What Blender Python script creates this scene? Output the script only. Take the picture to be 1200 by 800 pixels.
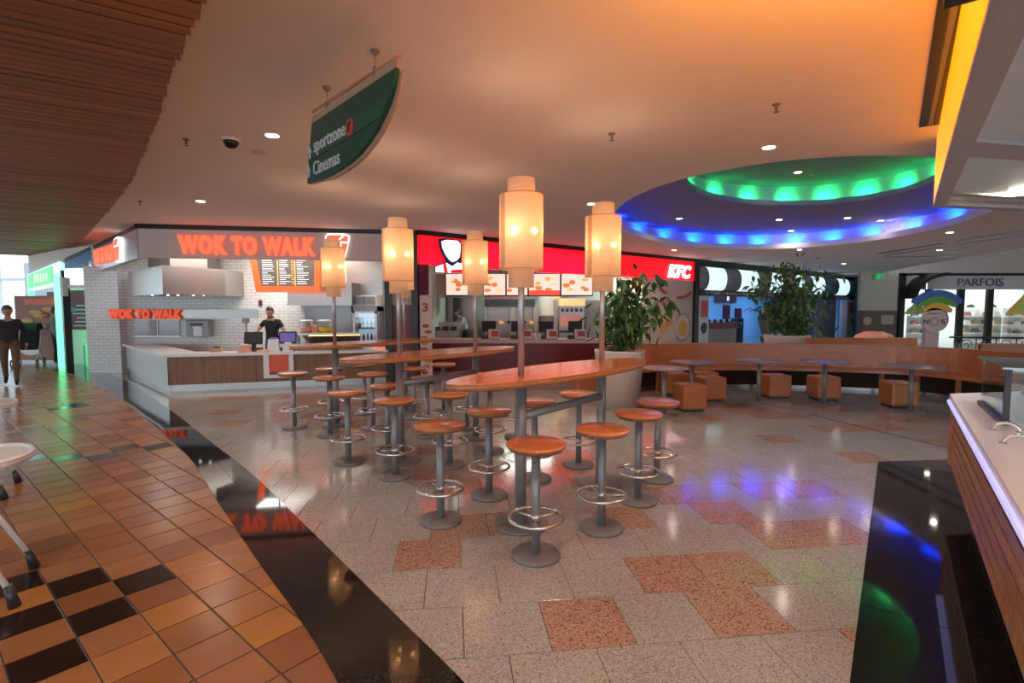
import bpy, bmesh, math, random
from mathutils import Vector, Matrix
random.seed(7)
SC = bpy.context.scene
for o in list(bpy.data.objects): bpy.data.objects.remove(o)
COL = SC.collection
R = math.radians

# ------------------------------------------------------------------ camera, world, exposure
CAM_H = 1.7; FPX = 600.0; TILT = math.atan(40/600)
cam = bpy.data.cameras.new('camera'); cam.sensor_width = 36; cam.lens = 18; cam.clip_end = 200
camo = bpy.data.objects.new('camera', cam); COL.objects.link(camo)
camo.location = (0, 0, CAM_H); camo.rotation_euler = (math.pi/2 - TILT, 0, 0)
SC.camera = camo
SC.view_settings.view_transform = 'Standard'; SC.view_settings.look = 'None'
SC.view_settings.gamma = 1; SC.view_settings.use_curve_mapping = False
SC.view_settings.exposure = 0.6
W = bpy.data.worlds.new('daylight'); SC.world = W; W.use_nodes = True
W.node_tree.nodes['Background'].inputs[0].default_value = (.72, .88, 1, 1)
W.node_tree.nodes['Background'].inputs[1].default_value = 2.2
CEIL = 3.4

# ------------------------------------------------------------------ helpers
_c, _s = math.cos(TILT), math.sin(TILT)
def ray(px, py):
    a = (px-600)/FPX; b = -(py-400)/FPX
    return (a, b*_s+_c, b*_c-_s)
def fl(px, py, z=0.0):                                  # point of the place at height z
    r = ray(px, py); t = (z-CAM_H)/r[2]; return Vector((r[0]*t, r[1]*t, z))
def at(px, py, Y):                                      # point of the place at depth Y
    r = ray(px, py); t = Y/r[1]; return Vector((r[0]*t, Y, CAM_H+r[2]*t))
def hit(px, py, P, ang):                                # (distance along, height) on an upright plane
    r = ray(px, py); d = (math.cos(ang), math.sin(ang))
    det = -r[0]*d[1]+r[1]*d[0]
    t = (-P[0]*d[1]+P[1]*d[0])/det
    return ((r[0]*P[1]-r[1]*P[0])/det, CAM_H+t*r[2])

def link(o): COL.objects.link(o); return o
def tag(o, label=None, cat=None, group=None, kind=None):
    if label: o['label'] = label
    if cat: o['category'] = cat
    if group: o['group'] = group
    if kind: o['kind'] = kind
    return o
def thing(name, label, cat, loc=(0, 0, 0), rz=0, group=None):
    o = link(bpy.data.objects.new(name, None)); o.location = loc; o.rotation_euler = (0, 0, rz)
    o.empty_display_size = .1
    return tag(o, label, cat, group)

class MB:
    """collects simple solids into one mesh"""
    def __init__(s): s.v = []; s.f = []; s.m = []; s.sm = []; s.mi = 0
    def face(s, idx, smooth=False): s.f.append(idx); s.m.append(s.mi); s.sm.append(smooth)
    def add(s, vs, fs, smooth=False):
        n = len(s.v); s.v += [tuple(p) for p in vs]
        for f in fs: s.face([n+i for i in f], smooth)
        return s
    def box(s, c, d, rz=0, bev=0, rx=0, ry=0):
        x, y, z = d[0]/2, d[1]/2, d[2]/2
        if bev:
            pts = []
            b = min(bev, x*.9, y*.9, z*.9)
            bm = bmesh.new(); bmesh.ops.create_cube(bm, size=1)
            for v in bm.verts: v.co = Vector((v.co.x*2*x, v.co.y*2*y, v.co.z*2*z))
            bmesh.ops.bevel(bm, geom=bm.edges[:], offset=b, segments=2, affect='EDGES', profile=.6)
            bm.verts.index_update()
            pts = [v.co.copy() for v in bm.verts]; fs = [[v.index for v in f.verts] for f in bm.faces]; bm.free()
        else:
            pts = [Vector((i*x, j*y, k*z)) for k in (-1, 1) for j in (-1, 1) for i in (-1, 1)]
            fs = [(0, 2, 3, 1), (4, 5, 7, 6), (0, 1, 5, 4), (2, 6, 7, 3), (0, 4, 6, 2), (1, 3, 7, 5)]
        M = Matrix.Translation(Vector(c)) @ Matrix.Rotation(rz, 4, 'Z') @ Matrix.Rotation(ry, 4, 'Y') @ Matrix.Rotation(rx, 4, 'X')
        return s.add([M @ p for p in pts], fs)
    def b2(s, x0, x1, y0, y1, z0, z1, bev=0):
        return s.box(((x0+x1)/2, (y0+y1)/2, (z0+z1)/2), (abs(x1-x0), abs(y1-y0), abs(z1-z0)), bev=bev)
    def prism(s, poly, z0, z1, smooth=False):
        n = len(poly)
        za = z0 if hasattr(z0, '__len__') else [z0]*n; zb = z1 if hasattr(z1, '__len__') else [z1]*n
        vs = [(p[0], p[1], za[i]) for i, p in enumerate(poly)]+[(p[0], p[1], zb[i]) for i, p in enumerate(poly)]
        fs = [list(range(n))[::-1], list(range(n, 2*n))]
        s.add(vs, fs); k = len(s.v)-2*n
        for i in range(n):
            j = (i+1) % n; s.face([k+i, k+j, k+n+j, k+n+i], smooth)
        return s
    def plate(s, poly, y0, y1):                          # outline in x,z given thickness along y
        n = len(poly)
        vs = [(p[0], y0, p[1]) for p in poly]+[(p[0], y1, p[1]) for p in poly]
        fs = [list(range(n)), list(range(n, 2*n))[::-1]]+[[i, n+i, n+(i+1) % n, (i+1) % n] for i in range(n)]
        return s.add(vs, fs)
    def lathe(s, prof, c=(0, 0, 0), n=24, smooth=True, cap=True):
        k = len(s.v); m = len(prof)
        for r, z in prof:
            for i in range(n):
                a = 2*math.pi*i/n; s.v.append((c[0]+r*math.cos(a), c[1]+r*math.sin(a), c[2]+z))
        for j in range(m-1):
            for i in range(n):
                i2 = (i+1) % n; s.face([k+j*n+i, k+j*n+i2, k+(j+1)*n+i2, k+(j+1)*n+i], smooth)
        if cap:
            if prof[0][0] > 1e-4: s.face([k+i for i in range(n)][::-1])
            if prof[-1][0] > 1e-4: s.face([k+(m-1)*n+i for i in range(n)])
        return s
    def cyl(s, c, r, h, n=20): return s.lathe([(r, 0), (r, h)], c, n)
    def tube(s, path, r, n=10, closed=False, cap=True):
        P = [Vector(p) for p in path]; k = len(s.v); m = len(P)
        rr = r if hasattr(r, '__len__') else [r]*m
        up = None
        for j, p in enumerate(P):
            if closed: t = P[(j+1) % m]-P[j-1]
            else: t = P[min(j+1, m-1)]-P[max(j-1, 0)]
            t.normalize()
            if up is None: up = Vector((0, 0, 1)) if abs(t.z) < .9 else Vector((1, 0, 0))
            a = t.cross(up)
            if a.length < 1e-4: a = t.cross(Vector((1, 0, 0)))
            a.normalize(); b = a.cross(t); up = b
            for i in range(n):
                q = 2*math.pi*i/n; s.v.append(tuple(p+(a*math.cos(q)+b*math.sin(q))*rr[j]))
        for j in range(m if closed else m-1):
            j2 = (j+1) % m
            for i in range(n):
                i2 = (i+1) % n; s.face([k+j*n+i, k+j*n+i2, k+j2*n+i2, k+j2*n+i], True)
        if cap and not closed:
            s.face([k+i for i in range(n)][::-1]); s.face([k+(m-1)*n+i for i in range(n)])
        return s
    def ring(s, c, R_, r, n=32, m=8):
        return s.tube([(c[0]+R_*math.cos(2*math.pi*i/n), c[1]+R_*math.sin(2*math.pi*i/n), c[2]) for i in range(n)], r, m, True)
    def ball(s, c, r, n=12, sc=(1, 1, 1)):
        m = n//2+1
        prof = [(max(r*math.sin(math.pi*j/m), 1e-5), -r*math.cos(math.pi*j/m)) for j in range(m+1)]
        k = len(s.v); s.lathe(prof, (0, 0, 0), n, cap=False)
        for i in range(k, len(s.v)):
            v = s.v[i]; s.v[i] = (c[0]+v[0]*sc[0], c[1]+v[1]*sc[1], c[2]+v[2]*sc[2])
        return s
    def mesh(s, name, mats):
        me = bpy.data.meshes.new(name); me.from_pydata(s.v, [], s.f)
        for m in (mats if isinstance(mats, (list, tuple)) else [mats]): me.materials.append(m)
        me.polygons.foreach_set('material_index', s.m); me.polygons.foreach_set('use_smooth', s.sm)
        bm = bmesh.new(); bm.from_mesh(me); bmesh.ops.recalc_face_normals(bm, faces=bm.faces[:]); bm.to_mesh(me); bm.free()
        me.update(); return me
    def build(s, name, mats, parent=None, loc=(0, 0, 0), rz=0):
        o = link(bpy.data.objects.new(name, s.mesh(name, mats))); o.parent = parent
        o.location = loc; o.rotation_euler = (0, 0, rz); return o
def put(name, me, parent=None, loc=(0, 0, 0), rot=(0, 0, 0)):
    o = link(bpy.data.objects.new(name, me)); o.parent = parent; o.location = loc; o.rotation_euler = rot; return o
def solo(name, mb, mats, label, cat, loc=(0, 0, 0), rz=0, group=None, kind=None):
    return tag(mb.build(name, mats, None, loc, rz), label, cat, group, kind)
def struct(name, mb, mats, parent=None, loc=(0, 0, 0), rz=0):
    o = mb.build(name, mats, parent, loc, rz)
    if not parent: o['kind'] = 'structure'
    return o
def copy_tree(o, parent=None):
    c = o.copy(); COL.objects.link(c); c.parent = parent
    for ch in list(o.children): copy_tree(ch, c)
    return c

# ------------------------------------------------------------------ materials
def newmat(name):
    m = bpy.data.materials.new(name); m.use_nodes = True
    return m, m.node_tree.nodes, m.node_tree.links, m.node_tree.nodes['Principled BSDF']
def mixrgb(N, L, fac, a, b, mode='MIX'):
    x = N.new('ShaderNodeMix'); x.data_type = 'RGBA'; x.blend_type = mode
    for i, val in ((0, fac), (6, a), (7, b)):
        if hasattr(val, 'is_linked'): L.new(val, x.inputs[i])
        else: x.inputs[i].default_value = val if i == 0 else (*val, 1)
    return x.outputs[2]
def mat(name, col, rough=.5, metal=0., var=.1, scale=12., bump=0., emit=0., ecol=None, stretch=None, spec=.5, alpha=None, coat=0, world=False):
    m, N, L, B = newmat(name)
    if world: src = N.new('ShaderNodeNewGeometry').outputs['Position']
    else: src = N.new('ShaderNodeTexCoord').outputs['Object']
    if stretch:
        mp = N.new('ShaderNodeMapping'); mp.inputs['Scale'].default_value = stretch; L.new(src, mp.inputs[0]); src = mp.outputs[0]
    n = N.new('ShaderNodeTexNoise'); n.inputs['Scale'].default_value = scale; n.inputs['Detail'].default_value = 4
    L.new(src, n.inputs['Vector'])
    a = tuple(max(0, c*(1-var)) for c in col); b = tuple(min(1, c*(1+var)) for c in col)
    out = mixrgb(N, L, n.outputs['Fac'], a, b)
    L.new(out, B.inputs['Base Color'])
    B.inputs['Roughness'].default_value = rough; B.inputs['Metallic'].default_value = metal
    B.inputs['Specular IOR Level'].default_value = spec; B.inputs['Coat Weight'].default_value = coat
    B.inputs['Coat Roughness'].default_value = .08
    if bump:
        bp = N.new('ShaderNodeBump'); bp.inputs['Strength'].default_value = bump; bp.inputs['Distance'].default_value = .01
        L.new(n.outputs['Fac'], bp.inputs['Height']); L.new(bp.outputs[0], B.inputs['Normal'])
    if emit:
        ec = ecol or col
        B.inputs['Emission Color'].default_value = (*ec, 1); B.inputs['Emission Strength'].default_value = emit
    return m
def glassmat(name, tint=(.9, .95, .95), refl=.1):
    m, N, L, B = newmat(name); N.remove(B)
    t = N.new('ShaderNodeBsdfTransparent'); t.inputs[0].default_value = (*tint, 1)
    g = N.new('ShaderNodeBsdfGlossy'); g.inputs['Roughness'].default_value = .03
    fr = N.new('ShaderNodeLayerWeight'); fr.inputs[0].default_value = .25
    n = N.new('ShaderNodeTexNoise'); n.inputs['Scale'].default_value = 3
    ma = N.new('ShaderNodeMath'); ma.operation = 'MULTIPLY_ADD'; ma.inputs[1].default_value = .5; ma.inputs[2].default_value = refl
    L.new(fr.outputs['Facing'], ma.inputs[0])
    x = N.new('ShaderNodeMixShader'); L.new(ma.outputs[0], x.inputs[0]); L.new(t.outputs[0], x.inputs[1]); L.new(g.outputs[0], x.inputs[2])
    L.new(x.outputs[0], N['Material Output'].inputs[0]); return m
def granite(name, base, dark, light, rough=.12, sc=120.):
    m, N, L, B = newmat(name)
    g = N.new('ShaderNodeNewGeometry').outputs['Position']
    v = N.new('ShaderNodeTexVoronoi'); v.inputs['Scale'].default_value = sc; L.new(g, v.inputs['Vector'])
    sx = N.new('ShaderNodeSeparateColor'); L.new(v.outputs['Color'], sx.inputs[0])
    cr = N.new('ShaderNodeValToRGB'); e = cr.color_ramp; e.interpolation = 'CONSTANT'
    e.elements[0].position = 0; e.elements[0].color = (*dark, 1)
    e.elements[1].position = .16; e.elements[1].color = (*base, 1)
    k = e.elements.new(.55); k.color = (*[c*1.18 for c in base], 1)
    k = e.elements.new(.8); k.color = (*light, 1)
    L.new(sx.outputs[0], cr.inputs[0])
    n = N.new('ShaderNodeTexNoise'); n.inputs['Scale'].default_value = 1.3; n.inputs['Detail'].default_value = 3; L.new(g, n.inputs['Vector'])
    o = mixrgb(N, L, .35, cr.outputs[0], n.outputs['Fac'], 'SOFT_LIGHT')
    L.new(o, B.inputs['Base Color']); B.inputs['Roughness'].default_value = rough
    return m
def woodmat(name, a, b, rough=.35, axis=0, sc=3., coat=0.):
    m, N, L, B = newmat(name)
    src = N.new('ShaderNodeTexCoord').outputs['Object']
    mp = N.new('ShaderNodeMapping'); s = [14*sc, 14*sc, 14*sc]; s[axis] = .6*sc; mp.inputs['Scale'].default_value = s
    L.new(src, mp.inputs[0])
    n = N.new('ShaderNodeTexNoise'); n.inputs['Scale'].default_value = 1; n.inputs['Detail'].default_value = 5; n.inputs['Distortion'].default_value = .6
    L.new(mp.outputs[0], n.inputs['Vector'])
    cr = N.new('ShaderNodeValToRGB'); e = cr.color_ramp
    e.elements[0].position = .35; e.elements[0].color = (*a, 1); e.elements[1].position = .68; e.elements[1].color = (*b, 1)
    L.new(n.outputs['Fac'], cr.inputs[0])
    oi = N.new('ShaderNodeObjectInfo'); hs = N.new('ShaderNodeHueSaturation')
    mr = N.new('ShaderNodeMapRange'); mr.inputs[3].default_value = .8; mr.inputs[4].default_value = 1.2
    L.new(oi.outputs['Random'], mr.inputs[0]); L.new(mr.outputs[0], hs.inputs['Value']); L.new(cr.outputs[0], hs.inputs['Color'])
    L.new(hs.outputs[0], B.inputs['Base Color']); B.inputs['Roughness'].default_value = rough
    B.inputs['Coat Weight'].default_value = coat; B.inputs['Coat Roughness'].default_value = .1
    return m
def brickmat(name, c1, c2, mortar, bw, bh, rough=.25):
    m, N, L, B = newmat(name)
    g = N.new('ShaderNodeTexCoord').outputs['UV']
    b = N.new('ShaderNodeTexBrick'); b.inputs['Scale'].default_value = 1
    b.inputs['Color1'].default_value = (*c1, 1); b.inputs['Color2'].default_value = (*c2, 1); b.inputs['Mortar'].default_value = (*mortar, 1)
    b.inputs['Brick Width'].default_value = bw; b.inputs['Row Height'].default_value = bh; b.inputs['Mortar Size'].default_value = .012
    gp = N.new('ShaderNodeNewGeometry').outputs['Position']; sp = N.new('ShaderNodeSeparateXYZ'); L.new(gp, sp.inputs[0])
    ad = N.new('ShaderNodeMath'); ad.operation = 'SUBTRACT'; L.new(sp.outputs[0], ad.inputs[0]); L.new(sp.outputs[1], ad.inputs[1])
    cb = N.new('ShaderNodeCombineXYZ'); L.new(ad.outputs[0], cb.inputs[0]); L.new(sp.outputs[2], cb.inputs[1])
    L.new(cb.outputs[0], b.inputs['Vector']); L.new(b.outputs['Color'], B.inputs['Base Color'])
    bp = N.new('ShaderNodeBump'); bp.inputs['Strength'].default_value = .5; bp.inputs['Distance'].default_value = .01; bp.invert = True
    L.new(b.outputs['Fac'], bp.inputs['Height']); L.new(bp.outputs[0], B.inputs['Normal'])
    B.inputs['Roughness'].default_value = rough; return m
def papermat(name, col):
    m, N, L, B = newmat(name); N.remove(B)
    src = N.new('ShaderNodeTexCoord').outputs['Object']
    mp = N.new('ShaderNodeMapping'); mp.inputs['Scale'].default_value = (6, 6, 160); L.new(src, mp.inputs[0])
    n = N.new('ShaderNodeTexNoise'); n.inputs['Scale'].default_value = 1; n.inputs['Detail'].default_value = 3; L.new(mp.outputs[0], n.inputs['Vector'])
    c = mixrgb(N, L, n.outputs['Fac'], tuple(x*.75 for x in col), tuple(min(1, x*1.15) for x in col))
    d = N.new('ShaderNodeBsdfDiffuse'); t = N.new('ShaderNodeBsdfTranslucent'); L.new(c, d.inputs[0]); L.new(c, t.inputs[0])
    x = N.new('ShaderNodeMixShader'); x.inputs[0].default_value = .6; L.new(d.outputs[0], x.inputs[1]); L.new(t.outputs[0], x.inputs[2])
    tr = N.new('ShaderNodeBsdfTransparent'); tr.inputs[0].default_value = (1, .85, .6, 1); y = N.new('ShaderNodeMixShader'); y.inputs[0].default_value = .16
    L.new(x.outputs[0], y.inputs[1]); L.new(tr.outputs[0], y.inputs[2])
    L.new(y.outputs[0], N['Material Output'].inputs[0]); return m

M = {}
M['ceil'] = mat('ceiling_plaster', (.86, .765, .71), .8, var=.03, scale=2)
M['ceilw'] = mat('white_plaster', (.8, .78, .76), .7, var=.03, scale=2)
M['gran_g'] = granite('grey_granite', (.37, .345, .325), (.22, .2, .185), (.48, .455, .43), sc=165.)
M['gran_p'] = granite('pink_granite', (.385, .235, .17), (.19, .11, .085), (.50, .34, .26), sc=115.)
M['gran_b'] = granite('black_granite', (.010, .009, .009), (.005, .005, .005), (.028, .024, .022), rough=.045)
M['grout'] = mat('dark_grout', (.09, .075, .065), .6, scale=40)
tc = [(.30, .118, .042), (.36, .150, .055), (.25, .090, .032), (.39, .17, .065), (.33, .135, .06), (.42, .17, .04)]
TC = [mat('terracotta_glaze_%d' % i, c, .24, var=.22, scale=3.5, world=True, spec=.28) for i, c in enumerate(tc)]
TC.append(mat('terracotta_dark_glaze', (.022, .010, .009), .16, var=.2, world=True))
TC.append(mat('terracotta_slate_glaze', (.03, .035, .035), .16, var=.2, world=True))
M['steel_p'] = mat('grey_powder_coat', (.25, .24, .245), .38, metal=.3, var=.06, scale=40)
M['base_p'] = mat('grey_cast_plate', (.21, .19, .185), .5, metal=.3, var=.12, scale=15)
M['chrome'] = mat('brushed_chrome', (.72, .7, .68), .2, metal=1, var=.05, scale=60)
M['steel'] = mat('stainless_steel', (.40, .37, .34), .34, metal=1, var=.1, scale=6, stretch=(1, 1, 14))
M['seat'] = woodmat('orange_beech_veneer', (.57, .18, .06), (.65, .225, .085), .22, 0, 1.2, coat=.4)
M['edge'] = woodmat('beech_ply_edge', (.36, .13, .045), (.5, .2, .075), .35, 0, 3)
M['bench'] = woodmat('cherry_bench_veneer', (.45, .125, .03), (.56, .17, .045), .3, 0, .8, coat=.2)
M['cubev'] = mat('tan_leatherette', (.48, .155, .045), .3, var=.12, scale=5, bump=.05, coat=.2)
M['slat'] = woodmat('ceiling_timber', (.25, .074, .022), (.40, .128, .042), .5, 0, .9)
M['slatb'] = mat('ceiling_dark_backing', (.03, .012, .008), .8)
M['counterw'] = woodmat('walnut_counter_front', (.20, .085, .035), (.29, .125, .055), .4, 2, 1.2)
M['kioskw'] = woodmat('oak_slat_front', (.30, .12, .045), (.45, .2, .08), .4, 0, 1.5)
M['corian'] = mat('white_solid_surface', (.8, .76, .72), .25, var=.03)
M['brick'] = brickmat('white_glazed_brick', (.74, .71, .69), (.78, .75, .73), (.58, .56, .55), .24, .08)
M['fascia'] = mat('taupe_fascia', (.56, .46, .42), .5, var=.04)
M['black'] = mat('black_frame', (.012, .011, .011), .35, var=.2)
M['dark'] = mat('charcoal_plastic', (.03, .03, .034), .4, var=.2)
M['ored'] = mat('orange_red_acrylic', (.9, .09, .03), .35, var=.06, emit=.75, ecol=(1, .14, .055))
M['orange'] = mat('orange_panel', (.75, .10, .03), .4, var=.05)
M['frame_o'] = mat('lit_orange_frame', (.9, .14, .03), .4, var=.05, emit=.55, ecol=(1, .1, .02))
M['red'] = mat('lit_red_sign', (.8, .01, .015), .3, var=.05, emit=.8, ecol=(1, .004, .012))
M['redp'] = mat('dark_red_panel', (.2, .012, .014), .35, var=.06)
M['maroon'] = mat('maroon_panel', (.13, .015, .03), .45, var=.06)
M['white_e'] = mat('lit_white_acrylic', (.9, .9, .9), .3, var=.02, emit=1.1, ecol=(1, 1, 1))
M['white'] = mat('white_paint', (.8, .8, .8), .4, var=.03)
M['cream'] = mat('cream_wall', (.62, .52, .42), .6, var=.04)
M['browngrey'] = mat('taupe_wall', (.16, .12, .095), .6, var=.05)
M['mint'] = mat('pale_green_wall', (.42, .52, .45), .5, var=.05)
M['bluew'] = mat('pale_blue_wall', (.55, .72, .85), .5, var=.05)
M['navy'] = mat('navy_print', (.01, .02, .08), .4, var=.1)
M['paper'] = papermat('lamp_paper', (.93, .72, .55))
M['bulb'] = mat('lamp_bulb_glow', (1, .75, .4), .4, var=.02, emit=24, ecol=(1, .56, .27))
M['down'] = mat('downlight_lens', (1, .95, .9), .4, var=.01, emit=30, ecol=(1, .88, .72))
M['pot'] = mat('cream_planter', (.72, .6, .5), .45, var=.05)
M['soil'] = mat('dark_soil', (.05, .03, .02), .9, var=.4, scale=40, bump=.4)
M['leaf'] = mat('ficus_leaf', (.05, .12, .035), .35, var=.5, scale=6)
M['leaf2'] = mat('light_leaf', (.10, .19, .03), .4, var=.5, scale=6)
M['bark'] = mat('pale_bark', (.16, .11, .07), .8, var=.3, scale=30, bump=.3)
M['signg'] = mat('dark_green_sign', (.006, .06, .034), .4, var=.06)
M['signg2'] = mat('mid_green_sign', (.012, .085, .035), .4, var=.06)
M['signw'] = mat('sign_white_print', (.62, .58, .6), .5, var=.04)
M['canopy'] = mat('amber_backlit_fascia', (.8, .33, .01), .35, var=.18, scale=2.5, emit=1.0, ecol=(1, .29, .0), stretch=(.3, .3, 1.5))
M['mauve'] = mat('mauve_soffit', (.5, .43, .44), .45, var=.05)
M['palepanel'] = mat('pale_blue_soffit', (.74, .82, .86), .35, var=.1, scale=3)
M['glass'] = glassmat('clear_glass')
M['skin'] = mat('skin', (.5, .26, .18), .5, var=.08)
M['hair'] = mat('dark_hair', (.025, .016, .012), .5, var=.3, scale=80)
M['greyhair'] = mat('grey_hair', (.12, .10, .09), .5, var=.3, scale=80)
M['blackcloth'] = mat('black_cloth', (.012, .011, .012), .8, var=.25, scale=30)
M['sweater'] = mat('dark_knit', (.028, .024, .03), .85, var=.25, scale=40)
M['khaki'] = mat('brown_trousers', (.14, .085, .05), .8, var=.15, scale=25)
M['bluecloth'] = mat('pale_blue_shirt', (.3, .38, .42), .8, var=.12)
M['purple'] = mat('purple_screen', (.09, .06, .22), .3, var=.2, emit=.25, ecol=(.25, .18, .6))
M['yellow'] = mat('yellow_juice', (.75, .5, .02), .3, var=.1)
M['pinkp'] = mat('salmon_box', (.75, .33, .25), .5, var=.15)
M['nosblue'] = mat('blue_arch', (.03, .10, .38), .4, var=.05)
M['nosgreen'] = mat('green_arch', (.10, .30, .03), .4, var=.05)
M['nosyel'] = mat('yellow_arch', (.7, .36, .02), .4, var=.05)
M['nospink'] = mat('pale_pink_board', (.55, .4, .38), .5, var=.04)
M['greenlit'] = mat('lit_green_tube', (.2, .9, .4), .4, var=.05, emit=1.6, ecol=(.08, .85, .28))
M['greenlit2'] = mat('lit_green_sign', (.05, .8, .1), .4, var=.1, emit=1.1, ecol=(.02, .8, .06))
M['shopblue'] = mat('blue_laminate', (.02, .16, .36), .35, var=.08)
M['silverf'] = mat('silver_rippled_foil', (.75, .8, .85), .15, metal=1, var=.2, scale=4, stretch=(3, 3, .6), bump=.9)
M['ledw'] = mat('blue_white_led_strip', (.6, .65, 1), .4, var=.02, emit=.55, ecol=(.38, .42, 1))

# ------------------------------------------------------------------ text meshes
def textmesh(s, w, h, ext=.02, bold=0., shear=0.):
    cu = bpy.data.curves.new('txt', 'FONT'); cu.body = s; cu.size = 1; cu.extrude = .01; cu.offset = bold; cu.shear = shear; cu.resolution_u = 3; cu.space_character = 1+bold*2.6
    o = link(bpy.data.objects.new('txt', cu)); bpy.context.view_layer.update()
    me = bpy.data.meshes.new_from_object(o.evaluated_get(bpy.context.evaluated_depsgraph_get()))
    bpy.data.objects.remove(o); bpy.data.curves.remove(cu)
    xs = [v.co.x for v in me.vertices]; ys = [v.co.y for v in me.vertices]
    x0, x1, y0, y1 = min(xs), max(xs), min(ys), max(ys)
    vs = [((v.co.x-x0)/(x1-x0)*w, -ext if v.co.z > 0 else 0, (v.co.y-y0)/(y1-y0)*h) for v in me.vertices]
    fs = [tuple(p.vertices) for p in me.polygons]; bpy.data.meshes.remove(me)
    return vs, fs
def lettering(name, s, w, h, m, parent, loc, rz=0, ext=.02, bold=0., shear=0., split=False):
    vs, fs = textmesh(s, w, h, ext, bold, shear)
    if not split:
        b = MB(); b.add(vs, fs); return b.build(name, m, parent, loc, rz)
    key = {}; par = []
    def find(i):
        while par[i] != i: par[i] = par[par[i]]; i = par[i]
        return i
    ids = []
    for v in vs:
        k = (round(v[0], 4), round(v[2], 4))
        if k not in key: key[k] = len(par); par.append(len(par))
        ids.append(key[k])
    for f in fs:
        for a in f[1:]: par[find(ids[a])] = find(ids[f[0]])
    grp = {}
    for f in fs: grp.setdefault(find(ids[f[0]]), []).append(f)
    for g in sorted(grp.values(), key=lambda g: min(vs[i][0] for f in g for i in f)):
        used = {}; b = MB()
        for f in g:
            for i in f:
                if i not in used: used[i] = len(b.v); b.v.append(vs[i])
            b.face([used[i] for i in f])
        b.build(name, m, parent, loc, rz)

# ================================================================== FLOOR
def interp(P, t):                                      # Catmull-Rom through P, t in 0..len-1
    i = max(0, min(int(t), len(P)-2)); u = t-i
    p = [Vector(P[max(0, min(len(P)-1, i+k))]) for k in (-1, 0, 1, 2)]
    return .5*((2*p[1])+(p[2]-p[0])*u+(2*p[0]-5*p[1]+4*p[2]-p[3])*u*u+(3*p[1]-p[0]-3*p[2]+p[3])*u**3)
BL = [(.35, .5), (-.3, 1.5), (-.794, 2.215), (-1.167, 2.694), (-1.733, 3.36), (-2.711, 4.544), (-3.55, 5.579), (-4.54, 6.627), (-6.85, 9.0), (-10.39, 12.3), (-12.6, 13.9)]
BR = [(.95, .5), (.25, 1.6), (-.213, 2.215), (-.55, 2.62), (-.95, 3.10), (-1.75, 4.06), (-2.665, 5.141), (-3.727, 6.29), (-6.0, 8.75), (-9.6, 12.4), (-12.2, 14.3)]
floor = MB(); floor.b2(-45, 45, -10, 45, -.12, -.006)
floor = struct('floor', floor, M['grout'])
NB = 44
LB = [interp(BL, (len(BL)-1)*i/NB) for i in range(NB+1)]; RB = [interp(BR, (len(BR)-1)*i/NB) for i in range(NB+1)]
def inside_band_left(x, y):                            # True on the terracotta side of the band's tiled edge
    best = None
    for a, b in zip(LB, LB[1:]):
        d = b-a; t = max(0, min(1, (Vector((x, y))-a).dot(d)/d.length_squared)); q = a+d*t
        dist = (Vector((x, y))-q).length
        if best is None or dist < best[0]: best = (dist, d.x*(y-q.y)-d.y*(x-q.x))
    return best[1] > 0, best[0]
def right_of_band(x, y):
    best = None
    for a, b in zip(RB, RB[1:]):
        d = b-a; t = max(0, min(1, (Vector((x, y))-a).dot(d)/d.length_squared)); q = a+d*t
        dist = (Vector((x, y))-q).length
        if best is None or dist < best[0]: best = (dist, d.x*(y-q.y)-d.y*(x-q.x))
    return best[1] < 0, best[0]
def lerp2(a, b, t): return a+(b-a)*t
for i in range(NB):                                    # polished black slabs, two per course where the band is wide
    wide = (LB[i]-RB[i]).length > .95
    cuts = (0, .5, 1) if wide else (0, 1)
    for c0, c1 in zip(cuts, cuts[1:]):
        q = [lerp2(LB[i], RB[i], c0), lerp2(LB[i], RB[i], c1), lerp2(LB[i+1], RB[i+1], c1), lerp2(LB[i+1], RB[i+1], c0)]
        ctr = sum(q, Vector((0, 0)))/4
        q = [ctr+(p-ctr)*(1-.004/max(.2, (p-ctr).length)) for p in q]
        MB().prism(q, -.004, .004).build('black_slab', M['gran_b'], floor)
CB = [(a+c)/2 for a, c in zip(LB, RB)]
def clip_tile(x, y, size, ang, keep_left, gap):
    """corner list of a tile cut along the middle of the black band, None when it is cut away"""
    best = None; p = Vector((x, y))
    for a, c in zip(CB, CB[1:]):
        d = c-a; t = max(0, min(1, (p-a).dot(d)/d.length_squared)); q = a+d*t
        if best is None or (p-q).length < best[0]: best = ((p-q).length, q, d.normalized())
    dist, q, d = best; n = Vector((-d.y, d.x))*(1 if keep_left else -1); h = size/2-gap; ca, sa = math.cos(ang), math.sin(ang)
    poly = [Vector((x+i*h*ca-j*h*sa, y+i*h*sa+j*h*ca)) for i, j in ((-1, -1), (1, -1), (1, 1), (-1, 1))]
    if all((c-q).dot(n) >= 0 for c in poly): return poly, False
    res = []
    for a, c in zip(poly, poly[1:]+poly[:1]):
        da, dc = (a-q).dot(n), (c-q).dot(n)
        if da >= 0: res.append(a)
        if da*dc < 0: res.append(a+(c-a)*da/(da-dc))
    return (res, True) if len(res) > 2 else (None, True)
def visible(x, y, m=60):
    d = y*_c+CAM_H*_s
    if d < .5: return False
    px = 600+FPX*x/d; u = y*_s-CAM_H*_c; py = 400-FPX*u/d
    return -m < px < 1200+m and py < 800+m*2
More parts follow.
